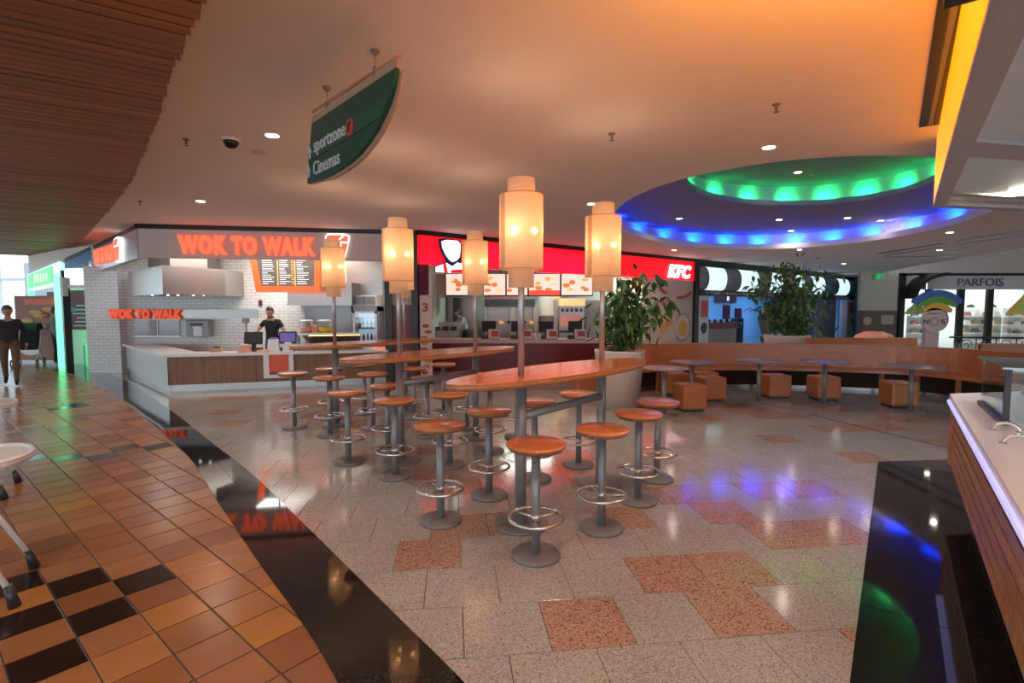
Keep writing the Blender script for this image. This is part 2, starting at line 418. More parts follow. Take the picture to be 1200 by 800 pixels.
def tile_floor(cells, meshes, name, limit, tail_mats, size, ang):
    """cells: (distance, x, y, material index); nearest become single tiles, the rest one piece"""
    cells.sort(); rest = MB()
    for n, (d, x, y, k) in enumerate(cells):
        poly, cut = clip_tile(x, y, size, ang, name[0] == 't', .003)
        if poly is None: continue
        if n < limit:
            if not cut: put(name, meshes[k], floor, (x, y, 0), (0, 0, ang))
            else: MB().prism([(p.x-x, p.y-y) for p in poly], -.005, 0).build(name, tail_mats[k], floor, (x, y, 0))
        else: rest.mi = k; rest.prism(poly, -.005, 0)
    if rest.f: tag(rest.build(name+'_field', tail_mats, floor), kind='stuff')
def tile_mesh(name, size, m, gap=.003, bev=.004):
    b = MB(); h = size/2-gap; g = h-bev
    b.add([(i*h, j*h, -.005) for i, j in ((-1, -1), (1, -1), (1, 1), (-1, 1))]+[(i*h, j*h, -.0015) for i, j in ((-1, -1), (1, -1), (1, 1), (-1, 1))]
          + [(i*g, j*g, 0) for i, j in ((-1, -1), (1, -1), (1, 1), (-1, 1))],
          [(8, 9, 10, 11)]+[(i, (i+1) % 4, 4+(i+1) % 4, 4+i) for i in range(4)]+[(4+i, 4+(i+1) % 4, 8+(i+1) % 4, 8+i) for i in range(4)])
    return b.mesh(name, m)
# terracotta concourse
TS = .27; ua = math.atan2(.773, .634); U = Vector((math.cos(ua), math.sin(ua))); V = Vector((-U.y, U.x))
O0 = Vector((-2.251, 2.541))                            # a corner between four tiles
def cell(px, py):
    q = fl(px, py).to_2d()-O0; return (math.floor(q.dot(U)/TS), math.floor(q.dot(V)/TS))
dark = {(-1, -1), (0, 0), (-1, 1), (0, 2), (1, 1), (-1, 3)}
slate = {cell(*q) for q in ((36, 534), (76, 535), (117, 534), (143, 524), (183, 523), (62, 479), (87, 475), (103, 475))}
cells = []; rnd = random.Random(3)
for i in range(-75, 45):
    for j in range(-34, 95):
        p = O0+U*(i+.5)*TS+V*(j+.5)*TS; k = rnd.randrange(6)
        if not (visible(p.x, p.y, 900) or (abs(p.x) < 6 and -1 < p.y < 3)) or p.y > 24 or p.x < -30: continue
        ins, dist = inside_band_left(p.x, p.y)
        if not (ins or dist < .5) or (p.x > -12.3 and p.y > 13.8): continue
        if (i, j) in dark: k = 6
        if (i, j) in slate: k = 7
        cells.append((p.length+(0 if visible(p.x, p.y, 25) else 1000), p.x, p.y, k))
tmesh = [tile_mesh('terracotta_tile', TS, m, .004) for m in TC]
tile_floor(cells, tmesh, 'terracotta_tile', 300, TC, TS, ua)
# granite food court floor
GS = .437; ga = math.atan2(.116, .993); GU = Vector((math.cos(ga), math.sin(ga))); GV = Vector((-GU.y, GU.x))
pink = {(1, 1), (2, 1), (0, 0), (2, 0), (3, -1), (4, -1), (-2, 2), (-1, 3), (-2, 3), (1, 3), (5, 2), (4, 2), (3, 3), (3, 4), (5, 4), (6, 4), (2, 5), (-3, 6), (-4, 6), (0, 5)}
cells = []; rnd = random.Random(11)
def cluster(i, j): return (math.sin(i*1.7+j*.9)+math.sin(j*2.3-i*.6)+math.sin(i*.45+j*.31)*1.2)
for j in range(-9, 34):
    for i in range(-26, 44):
        uo = .046+(.2185 if j % 2 else 0)
        p = GU*(uo+(i+1.5)*GS)+GV*(2.39+(j+.5)*.437)
        if not (visible(p.x, p.y, 500) or (-2 < p.x < 5 and -1 < p.y < 3)): continue
        ins, dist = right_of_band(p.x, p.y)
        if not (ins or dist < .6): continue
        if p.y > 13.6+max(0, p.x-2.2)*.8: continue
        pk = (i, j) in pink if (j <= 4 and i < 8) else cluster(i, j) > 1.15
        cells.append((p.length+(0 if visible(p.x, p.y, 25) else 1000), p.x, p.y, 1 if pk else 0))
gmesh = [tile_mesh('granite_tile', GS, m, .0016, .001) for m in (M['gran_g'], M['gran_p'])]
tile_floor(cells, gmesh, 'granite_tile', 300, [M['gran_g'], M['gran_p']], GS, ga)
b = MB(); p, q = fl(845, 460), fl(1124, 528); d = (q-p).normalized(); n = Vector((-d.y, d.x, 0))*.012
b.prism([p-n, q-n, q+n, p+n], 0.0005, .003); struct('trim_1', b, M['black'])

# ================================================================== CEILING WITH OVAL COVE
EC = Vector((5.572, 10.507)); EA = 1.044; E1, E2 = 5.029, 3.193
def ell(c, an, a, b_, n=72): return [Vector((c[0]+a*math.cos(t)*math.cos(an)-b_*math.sin(t)*math.sin(an), c[1]+a*math.cos(t)*math.sin(an)+b_*math.sin(t)*math.cos(an))) for t in [2*math.pi*i/n for i in range(n)]]
def holed(outer, hole, z, name, m):
    bm = bmesh.new(); es = []
    for loop in (outer, hole):
        vs = [bm.verts.new((p[0], p[1], z)) for p in loop]
        es += [bm.edges.new((vs[i], vs[(i+1) % len(vs)])) for i in range(len(vs))]
    bmesh.ops.triangle_fill(bm, use_beauty=True, use_dissolve=False, edges=es)
    for f in bm.faces:
        if f.normal.z > 0: f.normal_flip()
    me = bpy.data.meshes.new(name); bm.to_mesh(me); bm.free(); me.materials.append(m); return me
outer = [(-16.2, -9), (13.2, -9), (13.2, 8.5), (14.8, 15), (16.5, 21), (18.5, 26), (30, 33), (30, 40), (-2, 40), (-14.2, 16.5), (-16.2, 15.3)]
o = put('ceiling', holed(outer, ell(EC, EA, E1, E2), CEIL, 'ceiling', M['ceil'])); o['kind'] = 'structure'; ceiling = o
def wallring(name, e0, z0, e1, z1, m, parent, flip=False):
    n = len(e0); b = MB()
    b.add([(p[0], p[1], z0) for p in e0]+[(p[0], p[1], z1) for p in e1], [(i, (i+1) % n, n+(i+1) % n, n+i) for i in range(n)], True)
    return b.build(name, m, parent)
LIP = .14; ZR = 3.86; ZT = 4.22
wallring('cove_lip', ell(EC, EA, E1, E2), CEIL, ell(EC, EA, E1, E2), CEIL+LIP, M['ceilw'], ceiling)
wallring('cove_ledge', ell(EC, EA, E1, E2), CEIL+LIP, ell(EC, EA, E1+.42, E2+.42), CEIL+LIP, M['ceilw'], ceiling)
wallring('cove_wall', ell(EC, EA, E1+.42, E2+.42), CEIL+LIP, ell(EC, EA, E1+.42, E2+.42), ZR, M['ceilw'], ceiling)
GC = Vector((5.11, 8.95)); GA = .683; G1, G2 = 2.51, 1.765
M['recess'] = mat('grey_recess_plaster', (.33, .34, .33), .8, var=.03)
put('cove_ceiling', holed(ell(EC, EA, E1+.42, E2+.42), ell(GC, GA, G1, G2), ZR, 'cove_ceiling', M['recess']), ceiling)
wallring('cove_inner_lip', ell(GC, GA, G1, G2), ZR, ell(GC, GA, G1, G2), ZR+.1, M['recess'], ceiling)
wallring('cove_inner_ledge', ell(GC, GA, G1, G2), ZR+.1, ell(GC, GA, G1+.3, G2+.3), ZR+.1, M['ceilw'], ceiling)
wallring('cove_inner_wall', ell(GC, GA, G1+.3, G2+.3), ZR+.1, ell(GC, GA, G1+.3, G2+.3), ZT+.1, M['ceilw'], ceiling)
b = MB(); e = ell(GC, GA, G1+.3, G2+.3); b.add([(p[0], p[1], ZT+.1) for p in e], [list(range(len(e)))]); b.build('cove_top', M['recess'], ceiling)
def lamp(kind, name, loc, power, col, parent=None, size=.05, spot=None, rot=None, blend=.6):
    l = bpy.data.lights.new(name, kind); l.energy = power; l.color = col
    if kind == 'AREA': l.size = size
    else: l.shadow_soft_size = size
    if spot: l.spot_size = spot; l.spot_blend = blend
    o = link(bpy.data.objects.new(name, l)); o.location = loc; o.parent = parent
    if rot: o.rotation_euler = rot
    return o
BLUE_W = 75.; GREEN_W = 9.
def cove_leds(c, an, a_, b_, gap, z, n, power, col, name, tilt):
    for p, q in zip(ell(c, an, a_+gap, b_+gap, n), ell(c, an, a_+gap+.3, b_+gap+.3, n)):
        d = Vector((q[0]-p[0], q[1]-p[1], tilt))
        lamp('SPOT', name, (p[0], p[1], z), power, col, ceiling, .03, R(125), d.to_track_quat('-Z', 'Y').to_euler(), .8)
cove_leds(EC, EA, E1, E2, .16, CEIL+LIP+.03, 24, BLUE_W, (.0, .03, 1), 'cove_blue_led', .22)
cove_leds(GC, GA, G1, G2, .1, ZR+.12, 18, GREEN_W, (.01, 1, .25), 'cove_green_led', .07)

# recessed downlights --------------------------------------------------
dl_bez = MB().lathe([(.062, 0), (.085, -.004), (.09, 0), (.09, .02)], n=20, cap=False).mesh('bezel', M['white'])
dl_len = MB().lathe([(1e-4, -.001), (.062, -.001), (.062, .02)], n=16).mesh('lens', M['down'])
SPOT_W = 62.
def downlight(p, label, z=CEIL, power=None, col=(1, .87, .74)):
    t = thing('downlight', label, 'downlight', (p[0], p[1], z), 0, 'recessed ceiling downlights')
    put('bezel', dl_bez, t); put('lens', dl_len, t)
    lamp('SPOT', 'downlight_beam', (0, 0, -.02), power or SPOT_W, col, t, .05, R(150), blend=.9)
for px, py, lab in ((319, 159, 'bright recessed downlight to the right of the black dome camera'), (235, 236, 'small recessed downlight above the start of the orange shop letters'),
                    (693, 239, 'recessed downlight between the lantern lamp and the blue oval cove'), (901, 173, 'recessed downlight on the amber ceiling above the green oval'),
                    (790, 293, 'recessed downlight on the ceiling strip above the white fast food letters'), (937, 292.5, 'recessed downlight on the ceiling strip above the bushy tree'),
                    (1101, 293, 'recessed downlight inside the angled ceiling slots'), (1113, 272.5, 'recessed downlight between the cove rim and the ceiling slots'),
                    (989, 309, 'recessed downlight nearest the green exit sign')):
    p = fl(px, py, CEIL); downlight(p, lab)
for px, py, z, lab in ((796, 256, ZR, 'downlight at the left end of the grey cove ring'), (913, 257.5, ZR, 'downlight in the middle of the grey cove ring'), (993, 255.5, ZR, 'downlight right of centre in the grey cove ring'),
                       (1032, 258.5, ZR, 'rightmost downlight in the grey cove ring'), (927, 270.5, ZR, 'lowest downlight just above the blue cove light'), (935, 202, ZT+.1, 'downlight in the dark top of the green oval')):
    p = fl(px, py, z); downlight(p, lab, z, 14)
for x, y in ((-2.2, 1.6), (.3, 1.3), (1.5, 3.2), (2.6, 1.0), (-1.0, 3.4+.2), (.4, 6.4), (-.9, -.8), (1.8, -1.6), (-4, -1), (-6, 2), (-9, 5), (-11.5, 8.5), (5.5, -2), (8.5, 1), (10.5, 6), (-3.4, 7.6), (9.8, 13.5), (2.4, 11.2)):
    px = 600+FPX*x/max(.1, y*_c-(CEIL-CAM_H)*_s); u = y*_s+(CEIL-CAM_H)*_c; py = 400-FPX*u/max(.1, y*_c-(CEIL-CAM_H)*_s)
    if -10 < px < 1210 and py > -10 and y > 0: continue
    wood = x < -1.9 and y < 16 and inside_band_left(x, y)[0]
    nh = globals().get('nh', 0)+1
    downlight((x, y), 'recessed downlight out of frame, the %s counted from behind the camera' % ('first', 'second', 'third', 'fourth', 'fifth', 'sixth', 'seventh', 'eighth', 'ninth', 'tenth', 'eleventh', 'twelfth', 'thirteenth', 'fourteenth', 'fifteenth')[nh-1], 3.27 if wood else CEIL)
# small ceiling fittings
for px, py, lab in ((218, 163, 'small brown sprinkler head left of the dome camera'), (164, 235.5, 'tiny sprinkler head above the corner of the wok shop'), (717, 156.5, 'small sprinkler head alone on the pink ceiling'), (910, 122, 'small sprinkler head on the amber ceiling')):
    p = fl(px, py, CEIL); t = thing('sprinkler', lab, 'sprinkler', p, 0, 'ceiling sprinklers')
    MB().lathe([(.035, 0), (.03, -.01), (.012, -.014), (.012, -.045)], n=12).build('rosette', M['base_p'], t)
    MB().lathe([(.004, -.045), (.004, -.06), (.022, -.062), (.022, -.066)], n=12).build('deflector', M['base_p'], t)
p = fl(270.5, 163, CEIL); t = thing('dome_camera', 'black dome security camera on the pink ceiling', 'camera', p)
MB().lathe([(.09, 0), (.09, -.02), (.078, -.025)], n=24).build('collar', M['white'], t)
MB().lathe([(.076, -.02), (.07, -.05), (.05, -.08), (.02, -.093), (1e-4, -.095)], n=24).build('dome', mat('black_gloss_dome', (.006, .006, .006), .06), t)
solo('ceiling_speaker', MB().lathe([(.085, 0), (.085, -.006), (1e-4, -.007)], n=24), M['fascia'], 'flat round speaker cover beside the bright downlight', 'speaker', fl(304, 178.5, CEIL))
solo('smoke_detector', MB().lathe([(.05, 0), (.048, -.02), (.03, -.035), (1e-4, -.036)], n=16), M['cream'], 'cream smoke detector beside the lamp in the green oval', 'smoke detector', fl(952, 203.5, ZT+.1))
# flat black strips painting in the shade of the recessed ceiling slots
def slot(a, c, w, k):
    p, q = fl(*a, CEIL), fl(*c, CEIL); d = (q-p).normalized(); n = Vector((-d.y, d.x, 0))*w/2
    struct('trim_%d' % k, MB().prism([p-n, q-n, q+n, p+n], CEIL-.004, CEIL+.004), M['black'])
for k, (a, c, w) in enumerate((((1030, 297), (1106, 285), .22), ((1116, 283), (1215, 267), .22), ((1038, 299), (1215, 273), .16), ((1036, 301), (1125, 300), .25), ((1108, 295), (1135, 293.5), .3), ((1155, 301), (1215, 290), .18))): slot(a, c, w, 10+k)

# ================================================================== TIMBER SLAT CEILING
WE = [(-.2, 1.1), (-.9, 1.95), (-1.59, 2.785), (-2.26, 3.55), (-3.2, 4.7), (-4.95, 6.75), (-7.33, 9.29), (-10.9, 12.96), (-14.38, 16.18)]
wd = Vector((-.85, -.53)).normalized()
timber = MB(); eg = [interp(WE, (len(WE)-1)*i/40) for i in range(41)]
timber.prism(eg+[Vector((-19, 13.3)), Vector((-19, -9)), Vector((-.2, -9))], CEIL-.05, CEIL-.002); timber = timber.build('timber_ceiling', M['slatb'])
timber['kind'] = 'structure'; timber.name = 'ceiling_timber'
L_ = 0; pts = []
for a, c in zip(eg, eg[1:]):
    n = 20
    for i in range(n): pts.append(a+(c-a)*i/n)
last = None; k = 0
slm = MB().b2(0, 11, -.041, .041, -.035, .035).mesh('slat', M['slat'])
for p in pts:
    if last is None or (p-last).length > .1:
        last = p; k += 1
        put('slat', slm, timber, (p.x+wd.x*random.uniform(0, .03), p.y, CEIL-.085+random.uniform(-.004, .004)), (0, 0, math.atan2(wd.y, wd.x)))
b = MB()
for a, c in zip(eg, eg[1:]):
    pass

# ================================================================== SHELL: far walls
struct('wall_right', MB().b2(13.2, 13.4, -9, 7, 0, 6), M['cream'])
struct('wall_hall', MB().b2(32, 32.2, -9, 25.3, 0, 5.6), M['cream'])
struct('ceiling_atrium', MB().b2(13, 45, -9, 40, 5.6, 5.8), M['ceilw'])
# wall over the far shop, exit recess
struct('wall_far', MB().b2(18.3, 45, 25.3, 25.5, 3.05, 5.6), M['fascia'])

# ================================================================== WOK SHOP
A = Vector((-7.65, 10.6)); B_ = Vector((-2.1, 11.52)); WA = math.atan2(B_.y-A.y, B_.x-A.x); WLEN = (B_-A).length
def wp(px, py): return hit(px, py, A, WA)
# fascia board on the front, side fascia, black trims under the ceiling
FB = 2.72
sg = thing('shop_sign', 'taupe fascia with glowing orange WOK TO WALK letters and takeaway box emblem', 'sign', (A.x, A.y, 0), WA)
MB().b2(0, WLEN, 0, .12, FB, 3.31).build('fascia_board', M['fascia'], sg)
s0, z0 = wp(210.5, 298); s1, z1 = wp(370, 275)
lettering('letter', 'WOK TO WALK', s1-s0, .40, M['ored'], sg, (s0, -.01, z0), ext=.07, bold=.055, split=True)
s0, z0 = wp(382, 301); s1, z1 = wp(410, 274); w = s1-s0; h = z1-z0
bx = MB().plate([(w*.22, 0), (w*.80, 0), (w*.98, h*.72), (w*1.0, h*.9), (w*.85, h*.98), (w*.62, h), (w*.5, h*.98), (w*.1, h*.98), (0, h*.85), (w*.04, h*.6)], -.05, -.01).build('box_emblem', M['white_e'], sg, (s0, 0, z0))
MB().plate([(w*.24, h*.03), (w*.78, h*.03), (w*.93, h*.58), (w*.08, h*.58)], -.06, -.05).build('box_front', M['ored'], bx)
MB().plate([(w*.08, h*.65), (w*.45, h*.66), (w*.72, h*.92), (w*.52, h*.93), (w*.14, h*.92), (w*.05, h*.82)], -.06, -.05).build('box_flap', M['ored'], bx)
MB().plate([(w*.55, h*.66), (w*.92, h*.65), (w*.95, h*.86), (w*.82, h*.92)], -.06, -.05).build('box_flap', M['ored'], bx)
f = MB(); f.tube([(w*.45, -.062, h*.12), (w*.55, -.062, h*.24), (w*.6, -.062, h*.36)], .022, 8); f.tube([(w*.72, -.062, h*.14), (w*.66, -.062, h*.24), (w*.6, -.062, h*.34)], .022, 8)
f.tube([(w*.42, -.062, h*.34), (w*.62, -.062, h*.38), (w*.75, -.062, h*.28)], .018, 8); f.ball((w*.6, -.062, h*.5), .035, 8)
f.build('walker_mark', M['white_e'], bx)
struct('trim_2', MB().b2(-.05, WLEN+.1, -.02, .14, 3.31, CEIL), M['black'], None, (A.x, A.y, 0), WA)
Lp = [A, Vector((-10.95, 13.5)), Vector((-12.1, 13.95)), Vector((-14.9, 15.9))]; Lz = [3.31, 3.22, 2.93, 2.70]
def wall_quad(mb, a, c, za0, za1, zc0, zc1, t=.08):
    d = (c-a).normalized(); n = Vector((d.y, -d.x))*t
    if n.dot(-a) < 0: n = -n
    mb.prism([a, c, c-n, a-n], [za0, zc0, zc0, za0], [za1, zc1, zc1, za1])
tr = MB(); up = MB()
for i in range(3):
    wall_quad(tr, Lp[i], Lp[i+1], Lz[i]-.0, Lz[i]+.09, Lz[i+1], Lz[i+1]+.09, .12)
    wall_quad(up, Lp[i], Lp[i+1], Lz[i]+.09, CEIL, Lz[i+1]+.09, CEIL, .10)
struct('trim_3', tr, M['black']); struct('wall_bulkhead', up, M['ceil'])
# side fascia of the wok shop with its second sign
LA = math.atan2(-(Lp[1]-A).y, -(Lp[1]-A).x); LLEN = (Lp[1]-A).length
sd = thing('side_sign', 'silver side fascia with squeezed orange letters and small box emblem', 'sign', (Lp[1].x, Lp[1].y, 0), LA)
def sp(px, py): return hit(px, py, Lp[1], LA)
MB().plate([(0, 2.62), (LLEN-.13, FB), (LLEN-.13, 3.31), (0, 3.2)], 0, .12).build('fascia_board', mat('silver_grey_fascia', (.5, .48, .5), .3, metal=.6, var=.05), sd)
s0, z0 = sp(115, 309); s1, z1 = sp(136.5, 287)
lettering('letter', 'WOK TO WALK', s1-s0, .36, M['ored'], sd, (s0, -.01, 2.78), ext=.08, bold=.055, split=True)
s0, z0 = sp(137.5, 303); s1, z1 = sp(144, 278); w = s1-s0; h = .55
bx = MB().plate([(w*.2, 0), (w*.8, 0), (w, h*.8), (w*.7, h), (w*.1, h*.95), (0, h*.8)], -.06, -.01).build('box_emblem', M['white_e'], sd, (s0, 0, 2.72))
MB().plate([(w*.24, h*.04), (w*.76, h*.04), (w*.9, h*.6), (w*.1, h*.6)], -.07, -.06).build('box_front', M['ored'], bx)
MB().plate([(w*.08, h*.66), (w*.5, h*.67), (w*.8, h*.9), (w*.2, h*.92)], -.07, -.06).build('box_flap', M['ored'], bx)
# interior shell: glazed brick back wall with the pillar, side wall, ceiling
WB = 13.45
struct('wall_kitchen', MB().b2(-10.95, -2.6, WB, WB+.15, 0, 3.3), M['brick'])
struct('wall_pillar', MB().b2(-10.98, -10.12, 13.2, WB, 0, 2.75), M['brick'])
struct('wall_kitchen_right', MB().prism([(-2.72, 11.75), (-2.6, 11.75), (-2.6, WB), (-2.72, WB)], 0, 3.3), M['brick'])
struct('ceiling_kitchen', MB().prism([(A.x+.1, A.y+.15), (B_.x-.3, B_.y+.1), (-2.6, WB), (-10.9, WB)], 3.3, 3.36), M['ceilw'])
lamp('AREA', 'kitchen_light', (-5.4, 12.3, 3.28), 80, (1, .96, .9), None, 2.0)
lamp('AREA', 'kitchen_light', (-8.3, 12.4, 3.28), 42, (1, .96, .92), None, 1.2)
# counter
CT = .76
c0 = fl(194, 461); c1 = fl(146, 436.5); c2 = Vector((-2.75, 11.32, 0))
c0 = Vector((-6.9, 10.12, 0)); c1 = Vector((-10.05, 13.18, 0))
wk = thing('shop_counter', 'long white topped wok counter with walnut front and steel side', 'counter', c0)
def off(poly, dx): return poly
fa = math.atan2(c2.y-c0.y, c2.x-c0.x); fd = Vector((math.cos(fa), math.sin(fa), 0)); fn = Vector((-fd.y, fd.x, 0))
sdv = (c1-c0).normalized(); sn = Vector((sdv.y, -sdv.x, 0))
fl_len = (c2-c0).length; sl_len = (c1-c0).length-.1
def lp(s, t): v = fd*s+fn*t; return (v.x, v.y)
def ls(s, t): v = sdv*s+sn*t; return (v.x, v.y)
inner = fd*.75+sdv*.75
MB().prism([lp(.04, .06), lp(fl_len, .06), lp(fl_len, .7), (inner.x, inner.y)], .14, CT-.05).build('front_body', M['counterw'], wk)
MB().prism([ls(.03, .05), (inner.x*.98, inner.y*.98), ls(sl_len-.45, .6), ls(sl_len, .05)], .14, CT-.05).build('side_panel', M['steel'], wk)
MB().prism([lp(-.06, -.02), lp(fl_len, -.02), lp(fl_len, .78), (inner.x, inner.y), ls(sl_len-.5, .6), ls(sl_len, -.02)], CT-.05, CT).build('worktop', M['corian'], wk)
kk = MB(); kk.prism([lp(.05, .1), lp(fl_len, .1), lp(fl_len, .6), (inner.x, inner.y)], 0, .14); kk.prism([ls(.05, .1), (inner.x, inner.y), ls(sl_len-.45, .5), ls(sl_len, .1)], 0, .14)
kk.build('kickplate', M['steel'], wk)
def wsp(px, py): return hit(px, py, c0, fa)
s0, z0 = wsp(314, 438); s1, z1 = wsp(340, 413)
def fbox(s_a, s_b, t_a, t_b, z_a, z_b): return MB().prism([lp(s_a, t_a), lp(s_b, t_a), lp(s_b, t_b), lp(s_a, t_b)], z_a, z_b)
pn = fbox(s0+.04, s1-.04, .0, .08, z0+.04, CT-.05).build('orange_panel', M['orange'], wk)
fr = fbox(s0-.08, s0+.03, -.01, .07, z0-.03, CT-.05); b2_ = fbox(s1-.03, s1+.06, -.01, .07, z0-.03, CT-.05); fr.add(b2_.v, b2_.f); b2_ = fbox(s0-.08, s1+.06, -.01, .07, z0-.09, z0-.02); fr.add(b2_.v, b2_.f)
fr.build('panel_surround', M['corian'], wk)
# extractor hood
hp = [Vector((-7.5, 11.05)), Vector((-6.85, 12.3)), Vector((-7.0, WB-.02)), Vector((-9.9, WB-.02)), Vector((-9.75, 13.1))]
hd = thing('extractor_hood', 'big polished steel extractor hood hanging over the wok station', 'hood', (-7.5, 11.05, 0))
loc = [p-hp[0] for p in hp]
mh = MB(); n = len(loc)
mh.add([(p.x, p.y, 1.98) for p in loc]+[(p.x, p.y, 2.6) for p in loc], [[i, (i+1) % n, n+(i+1) % n, n+i] for i in range(n)]+[list(range(n, 2*n))]); mh.build('canopy', M['steel'], hd)
cen = sum(loc, Vector((0, 0)))/n
mh = MB(); q = [cen+(p-cen)*.9 for p in loc]; mh.prism(q, 2.03, 2.06); mh.build('filter_bank', M['dark'], hd)
mh = MB(); q = [cen+(p-cen)*.62+Vector((-.1, .2)) for p in loc]; mh.prism(q, 2.6, 3.3); mh.build('duct', M['steel'], hd)
for i in range(5): MB().ball((-.9+i*.3, .95+.1*(i % 2), 2.0), .035, 8).build('lamp_bulb', M['white_e'], hd)
# orange letters and steel rail
rl = thing('letter_rail', 'steel rail with orange WOK TO WALK block letters below the hood', 'sign', (at(128, 367, 13.05).x, 13.05, 0))
zz = at(214, 373, 13.05).z; wr = at(214, 367, 13.05).x-at(128.5, 367, 13.05).x
MB().b2(0, at(301, 367, 13.05).x-at(128, 367, 13.05).x, .03, .06, zz, zz+.23).build('rail', M['steel'], rl)
MB().b2(.2, .26, .06, .42, zz+.05, zz+.1).build('bracket', M['steel'], rl); MB().b2(3.3, 3.36, .06, .42, zz+.05, zz+.1).build('bracket', M['steel'], rl)
lettering('letter', 'WOK TO WALK', wr, .26, mat('matt_orange_letters', (.8, .11, .03), .4, emit=.25, ecol=(1, .1, .02)), rl, (0, 0, zz-.02), ext=.05, bold=.07, split=True)
# pass-through window and white box on the wall
p = at(160, 393, WB-.03); q = at(210, 375, WB-.03)
ww = MB(); ww.b2(p.x, q.x, WB-.03, WB, p.z, q.z); o = struct('window_1', ww, mat('grey_glass_pane', (.42, .42, .44), .08, var=.15))
MB().b2(p.x-.03, q.x+.03, WB-.05, WB-.03, q.z, q.z+.04).build('window_frame', M['steel'], o); MB().b2(p.x-.03, q.x+.03, WB-.05, WB-.03, p.z-.04, p.z).build('window_frame', M['steel'], o)
MB().b2((p.x+q.x)/2-.01, (p.x+q.x)/2+.01, WB-.045, WB-.03, p.z, q.z).build('window_frame', M['steel'], o)
p = at(218, 395, 13.2); q = at(244, 375, 13.2)
t = thing('microwave', 'grey wall cabinet with white paper tray beside the pass-through window', 'cabinet', (p.x, 13.2, p.z))
MB().b2(0, q.x-p.x, 0, WB-13.2-.01, 0, q.z-p.z, .02).build('body', M['steel_p'], t); MB().b2(.2, .42, -.02, 0, .02, .28, .01).build('paper_tray', M['white'], t); MB().b2(.12, .45, -.012, 0, .3, .36).build('slot', M['dark'], t)
# menu board in the orange frame
sm0, zt = wp(292, 304); sm1, _ = wp(374, 304); _, zb = wp(330, 341)
P0 = at(292, 303, 11.9); P1 = at(376, 303, 11.9); pb = at(330, 342, 11.9)
t = thing('menu_board', 'dark wok menu board in a glowing orange trapezoid frame', 'menu board', (P0.x, 11.9, pb.z))
mw = P1.x-P0.x; mh_ = P0.z-pb.z+.05
MB().add(*(lambda: ([(0, 0, mh_), (.13, 0, 0), (mw-.05, 0, 0), (mw, 0, mh_), (mw-.14, 0, mh_), (mw-.17, 0, .13), (.24, 0, .13), (.13, 0, mh_)]
    + [(x, .09, z) for x, z in ((0, mh_), (.13, 0), (mw-.05, 0), (mw, mh_), (mw-.14, mh_), (mw-.17, .13), (.24, .13), (.13, mh_))],
    [(0, 1, 6, 7), (1, 2, 5, 6), (2, 3, 4, 5), (8, 15, 14, 9), (9, 14, 13, 10), (10, 13, 12, 11), (0, 8, 9, 1), (1, 9, 10, 2), (2, 10, 11, 3), (7, 6, 14, 15), (6, 5, 13, 14), (5, 4, 12, 13), (3, 11, 12, 4), (0, 7, 15, 8)]))()).build('frame', M['frame_o'], t)
MB().plate([(.24, .13), (mw-.17, .13), (mw-.14, mh_), (.13, mh_)], .05, .08).build('panel', mat('brown_menu_panel', (.10, .075, .06), .4, emit=.12, ecol=(.5, .4, .35)), t)
g = random.Random(5)
for x_ in (.5, mw-.5): MB().tube([(x_, .06, mh_-.02), (x_, .06, 3.3-pb.z)], .02, 6).build('hanger', M['black'], t)
def menu_lines(x0, x1, z0, z1, y, n, m, parent, price=None):
    b = MB(); pz = MB()
    for i in range(n):
        z = z1-(z1-z0)*(i+.5)/n; w = (x1-x0)*g.uniform(.35, .85)
        b.b2(x0, x0+w, y-.004, y, z-.006, z+.006)
        if price: pz.b2(x1-.06, x1-.01, y-.004, y, z-.007, z+.007)
    tag(b.build('menu_text', m, parent), kind='stuff')
    if price: tag(pz.build('price_column', price, parent), kind='stuff')
M['menuw'] = mat('lit_menu_text', (.9, .9, .9), .4, emit=.7, ecol=(1, 1, 1)); M['menuy'] = mat('lit_menu_price', (.9, .5, .1), .4, emit=.7, ecol=(1, .45, .08))
for k in range(3):
    xa = .27+k*(mw-.45)/3
    menu_lines(xa, xa+(mw-.45)/3-.07, .17, mh_-.06, .048, 12, M['menuw'], t, M['menuy'] if k == 1 else None)
    if k: MB().b2(xa-.055, xa-.035, .044, .048, .15, mh_-.03).build('divider', M['menuy'], t)
# steel canopy on the right, refrigerator, side panelling
p = at(337, 357, 12.7); q = at(412, 338, 12.7)
t = thing('range_hood', 'brushed steel range hood on the right of the wok kitchen', 'hood', (p.x, 12.7, p.z))
MB().prism([(0, 0), (q.x-p.x, 0), (q.x-p.x, WB-12.72), (0, WB-12.72)], 0, .55).build('canopy', M['steel'], t); MB().b2(0, q.x-p.x, -.03, 0, -.02, .04).build('lip', M['steel'], t)
struct('wall_splashback', MB().b2(at(358, 380, WB).x, at(415, 380, WB).x, WB-.03, WB, .76, 2.1), mat('grey_splashback', (.33, .31, .3), .3, metal=.4))
struct('wall_steel_panel', MB().b2(at(408, 380, WB).x, at(450, 380, WB).x, WB-.06, WB-.03, 2.0, 3.3), M['steel'])
p = at(413, 440, 12.9); q = at(444, 360, 12.9)
t = thing('drinks_fridge', 'glass door drinks refrigerator with bottles at the end of the wok kitchen', 'refrigerator', (p.x, 12.9, 0))
fw = q.x-p.x
fb = MB(); fb.b2(0, .05, 0, .48, 0, 1.72); fb.b2(fw-.05, fw, 0, .48, 0, 1.72); fb.b2(0, fw, .44, .48, 0, 1.72); fb.b2(0, fw, 0, .48, 0, .15); fb.b2(0, fw, 0, .48, 1.6, 1.72); fb.build('body', M['steel_p'], t)
